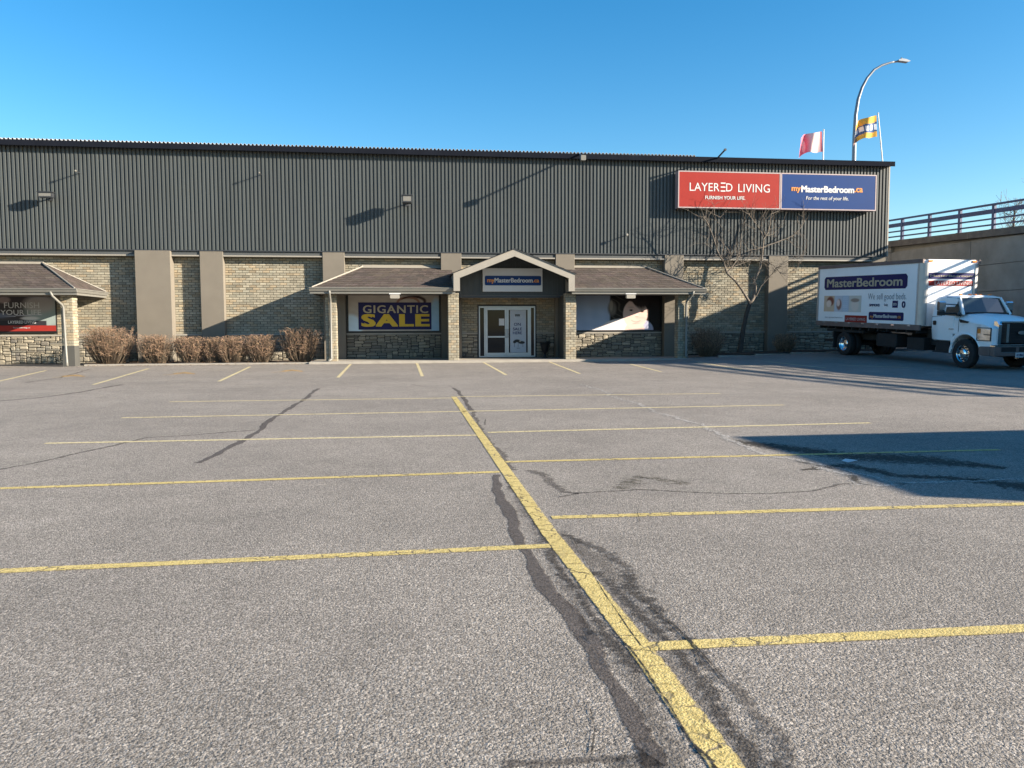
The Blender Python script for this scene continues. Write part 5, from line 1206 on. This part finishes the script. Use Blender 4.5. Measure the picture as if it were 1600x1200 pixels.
for y in (-.62, -.22, 0, .22, .62): b = MB(); b.box(-.93, -.85, y-.04, y+.04, 2.54, 2.58); b.build('roof_marker', M['amber'], cab)
# nose: grille, chrome, headlights, bumper, plate
b = MB(); b.box(1.05, 1.17, -.80, .80, .93, 1.60, ch=.02); b.build('grille_opening', M['black'], cab)
b = MB()
for s_ in (-1, 1): b.prism([(1.02, .90), (1.2, .90), (1.22, 1.55), (1.12, 1.66), (1.02, 1.66)], min(s_*.80, s_*.93), max(s_*.80, s_*.93)); b.box(1.172, 1.215, min(s_*.50, s_*.60), max(s_*.50, s_*.60), .95, 1.58)
b.box(1.03, 1.2, -.80, .80, 1.605, 1.66); b.box(1.1, 1.22, -.93, .93, .86, .897); b.build('grille_bar', M['chrome'], cab)
b = MB()
for k in range(6): b.box(1.172, 1.19, -.79, .79, 1.0+k*.1, 1.02+k*.1)
b.build('grille_slat', M['under'], cab, kind='stuff')
b = MB(); b.lathe([(.10, 0), (.12, .01), (.0, .02)], 20, axis='y')
ov2 = MB(); n = 20; ov2.v = [(1.225, .16*math.cos(2*math.pi*k/n), 1.28+.065*math.sin(2*math.pi*k/n)) for k in range(n)]; ov2.f = [tuple(range(n))]; ov2.m = [0]; ov2.c = [None]; ov2.build('emblem', M['chrome'], cab)
for s_ in (-1, 1):
    y_ = s_*1.10; b = MB()
    b.prism([(.52, 1.06), (.62, 1.02), (1.10, 1.02), (1.10, 1.38), (.52, 1.42)], min(y_-.03*s_, y_+.012*s_), max(y_-.03*s_, y_+.012*s_)); b.build('headlight', M['lens'], cab)
    b = MB()
    ya_, yb_2 = sorted((y_+.014*s_, y_+.02*s_)); b.box(.50, 1.12, ya_, yb_2, 1.42, 1.445); b.box(.50, 1.12, ya_, yb_2, .995, 1.02); b.box(.50, .52, ya_, yb_2, 1.02, 1.42); b.box(.80, 1.10, ya_, yb_2, 1.19, 1.22); b.box(1.08, 1.12, ya_, yb_2, 1.02, 1.42); b.build('headlight_bezel', M['under'], cab)
    b = MB(); ya_, yb_2 = sorted((y_+.013*s_, y_+.02*s_)); b.box(.53, .66, ya_, yb_2, 1.24, 1.40); b.build('indicator', M['amber'], cab)
b = MB(); b.box(1.1, 1.3, -1.12, 1.12, .50, .82); 
for s_ in (-1, 1): b.prism([(.62, .50), (1.099, .50), (1.099, .82), (.62, .80)], min(s_*1.02, s_*1.13), max(s_*1.02, s_*1.13))
o = b.build('bumper', M['brown_rail'], cab); bevel(o, .03)
b = MB(); b.box(1.12, 1.31, -1.13, 1.13, .822, .85); b.box(1.301, 1.31, -.85, -.25, .62, .64); b.box(1.301, 1.31, -.18, .6, .62, .64); b.build('bumper_trim', M['chrome'], cab)
b = MB(); b.box(1.302, 1.312, -.85, -.28, .65, .80); b.box(1.302, 1.312, -.14, .6, .65, .80); b.build('bumper_opening', M['black'], cab)
b = MB(); b.box(1.305, 1.32, -.29, .03, .46, .62); pl = b.build('licence_plate', M['white'], tk)
lettering('AY 28561', tk, M['blue'], (1.324, -.255, .50), FU, SV, .25, .08, bold=.02, name='plate_lettering')
for o_ in list(cab.children):
    if o_.name.startswith(('cab_shell', 'hood', 'headlamp')): bevel(o_, .015, 1)

# ------------------------------------------------------------------ added unseen cabin just outside the right edge of the frame (put there to cast the shadow on the lot)
SK = 3.0/.83; cx0, cy1 = 4.45+2.3*SK, 10.42-SK
t = thing('shadow_box', 'added unseen white cabin standing on the lot beyond the right edge', 'shadow_caster', (cx0+3.5, cy1-1.6, 0))
b = MB(); b.box(-3.5, 3.5, -2.35, 1.6, .12, 2.9); bevel(b.build('shell', M['box_white'], t), .03)
b = MB(); b.box(-3.5, 3.5, -2.35, 1.6, 2.903, 3.0); b.build('roof', M['box_alu'], t)
b = MB(); b.box(-3.53, -3.503, -.6, .3, .3, 2.3); b.build('door', M['box_alu'], t)
b = MB(); b.box(-3.2, 3.2, -1.7, -1.4, 0, .118); b.box(-3.2, 3.2, 1.1, 1.4, 0, .118); b.build('skid', M['under'], t)
print('stones', stone_count, 'objects', len(C.objects))
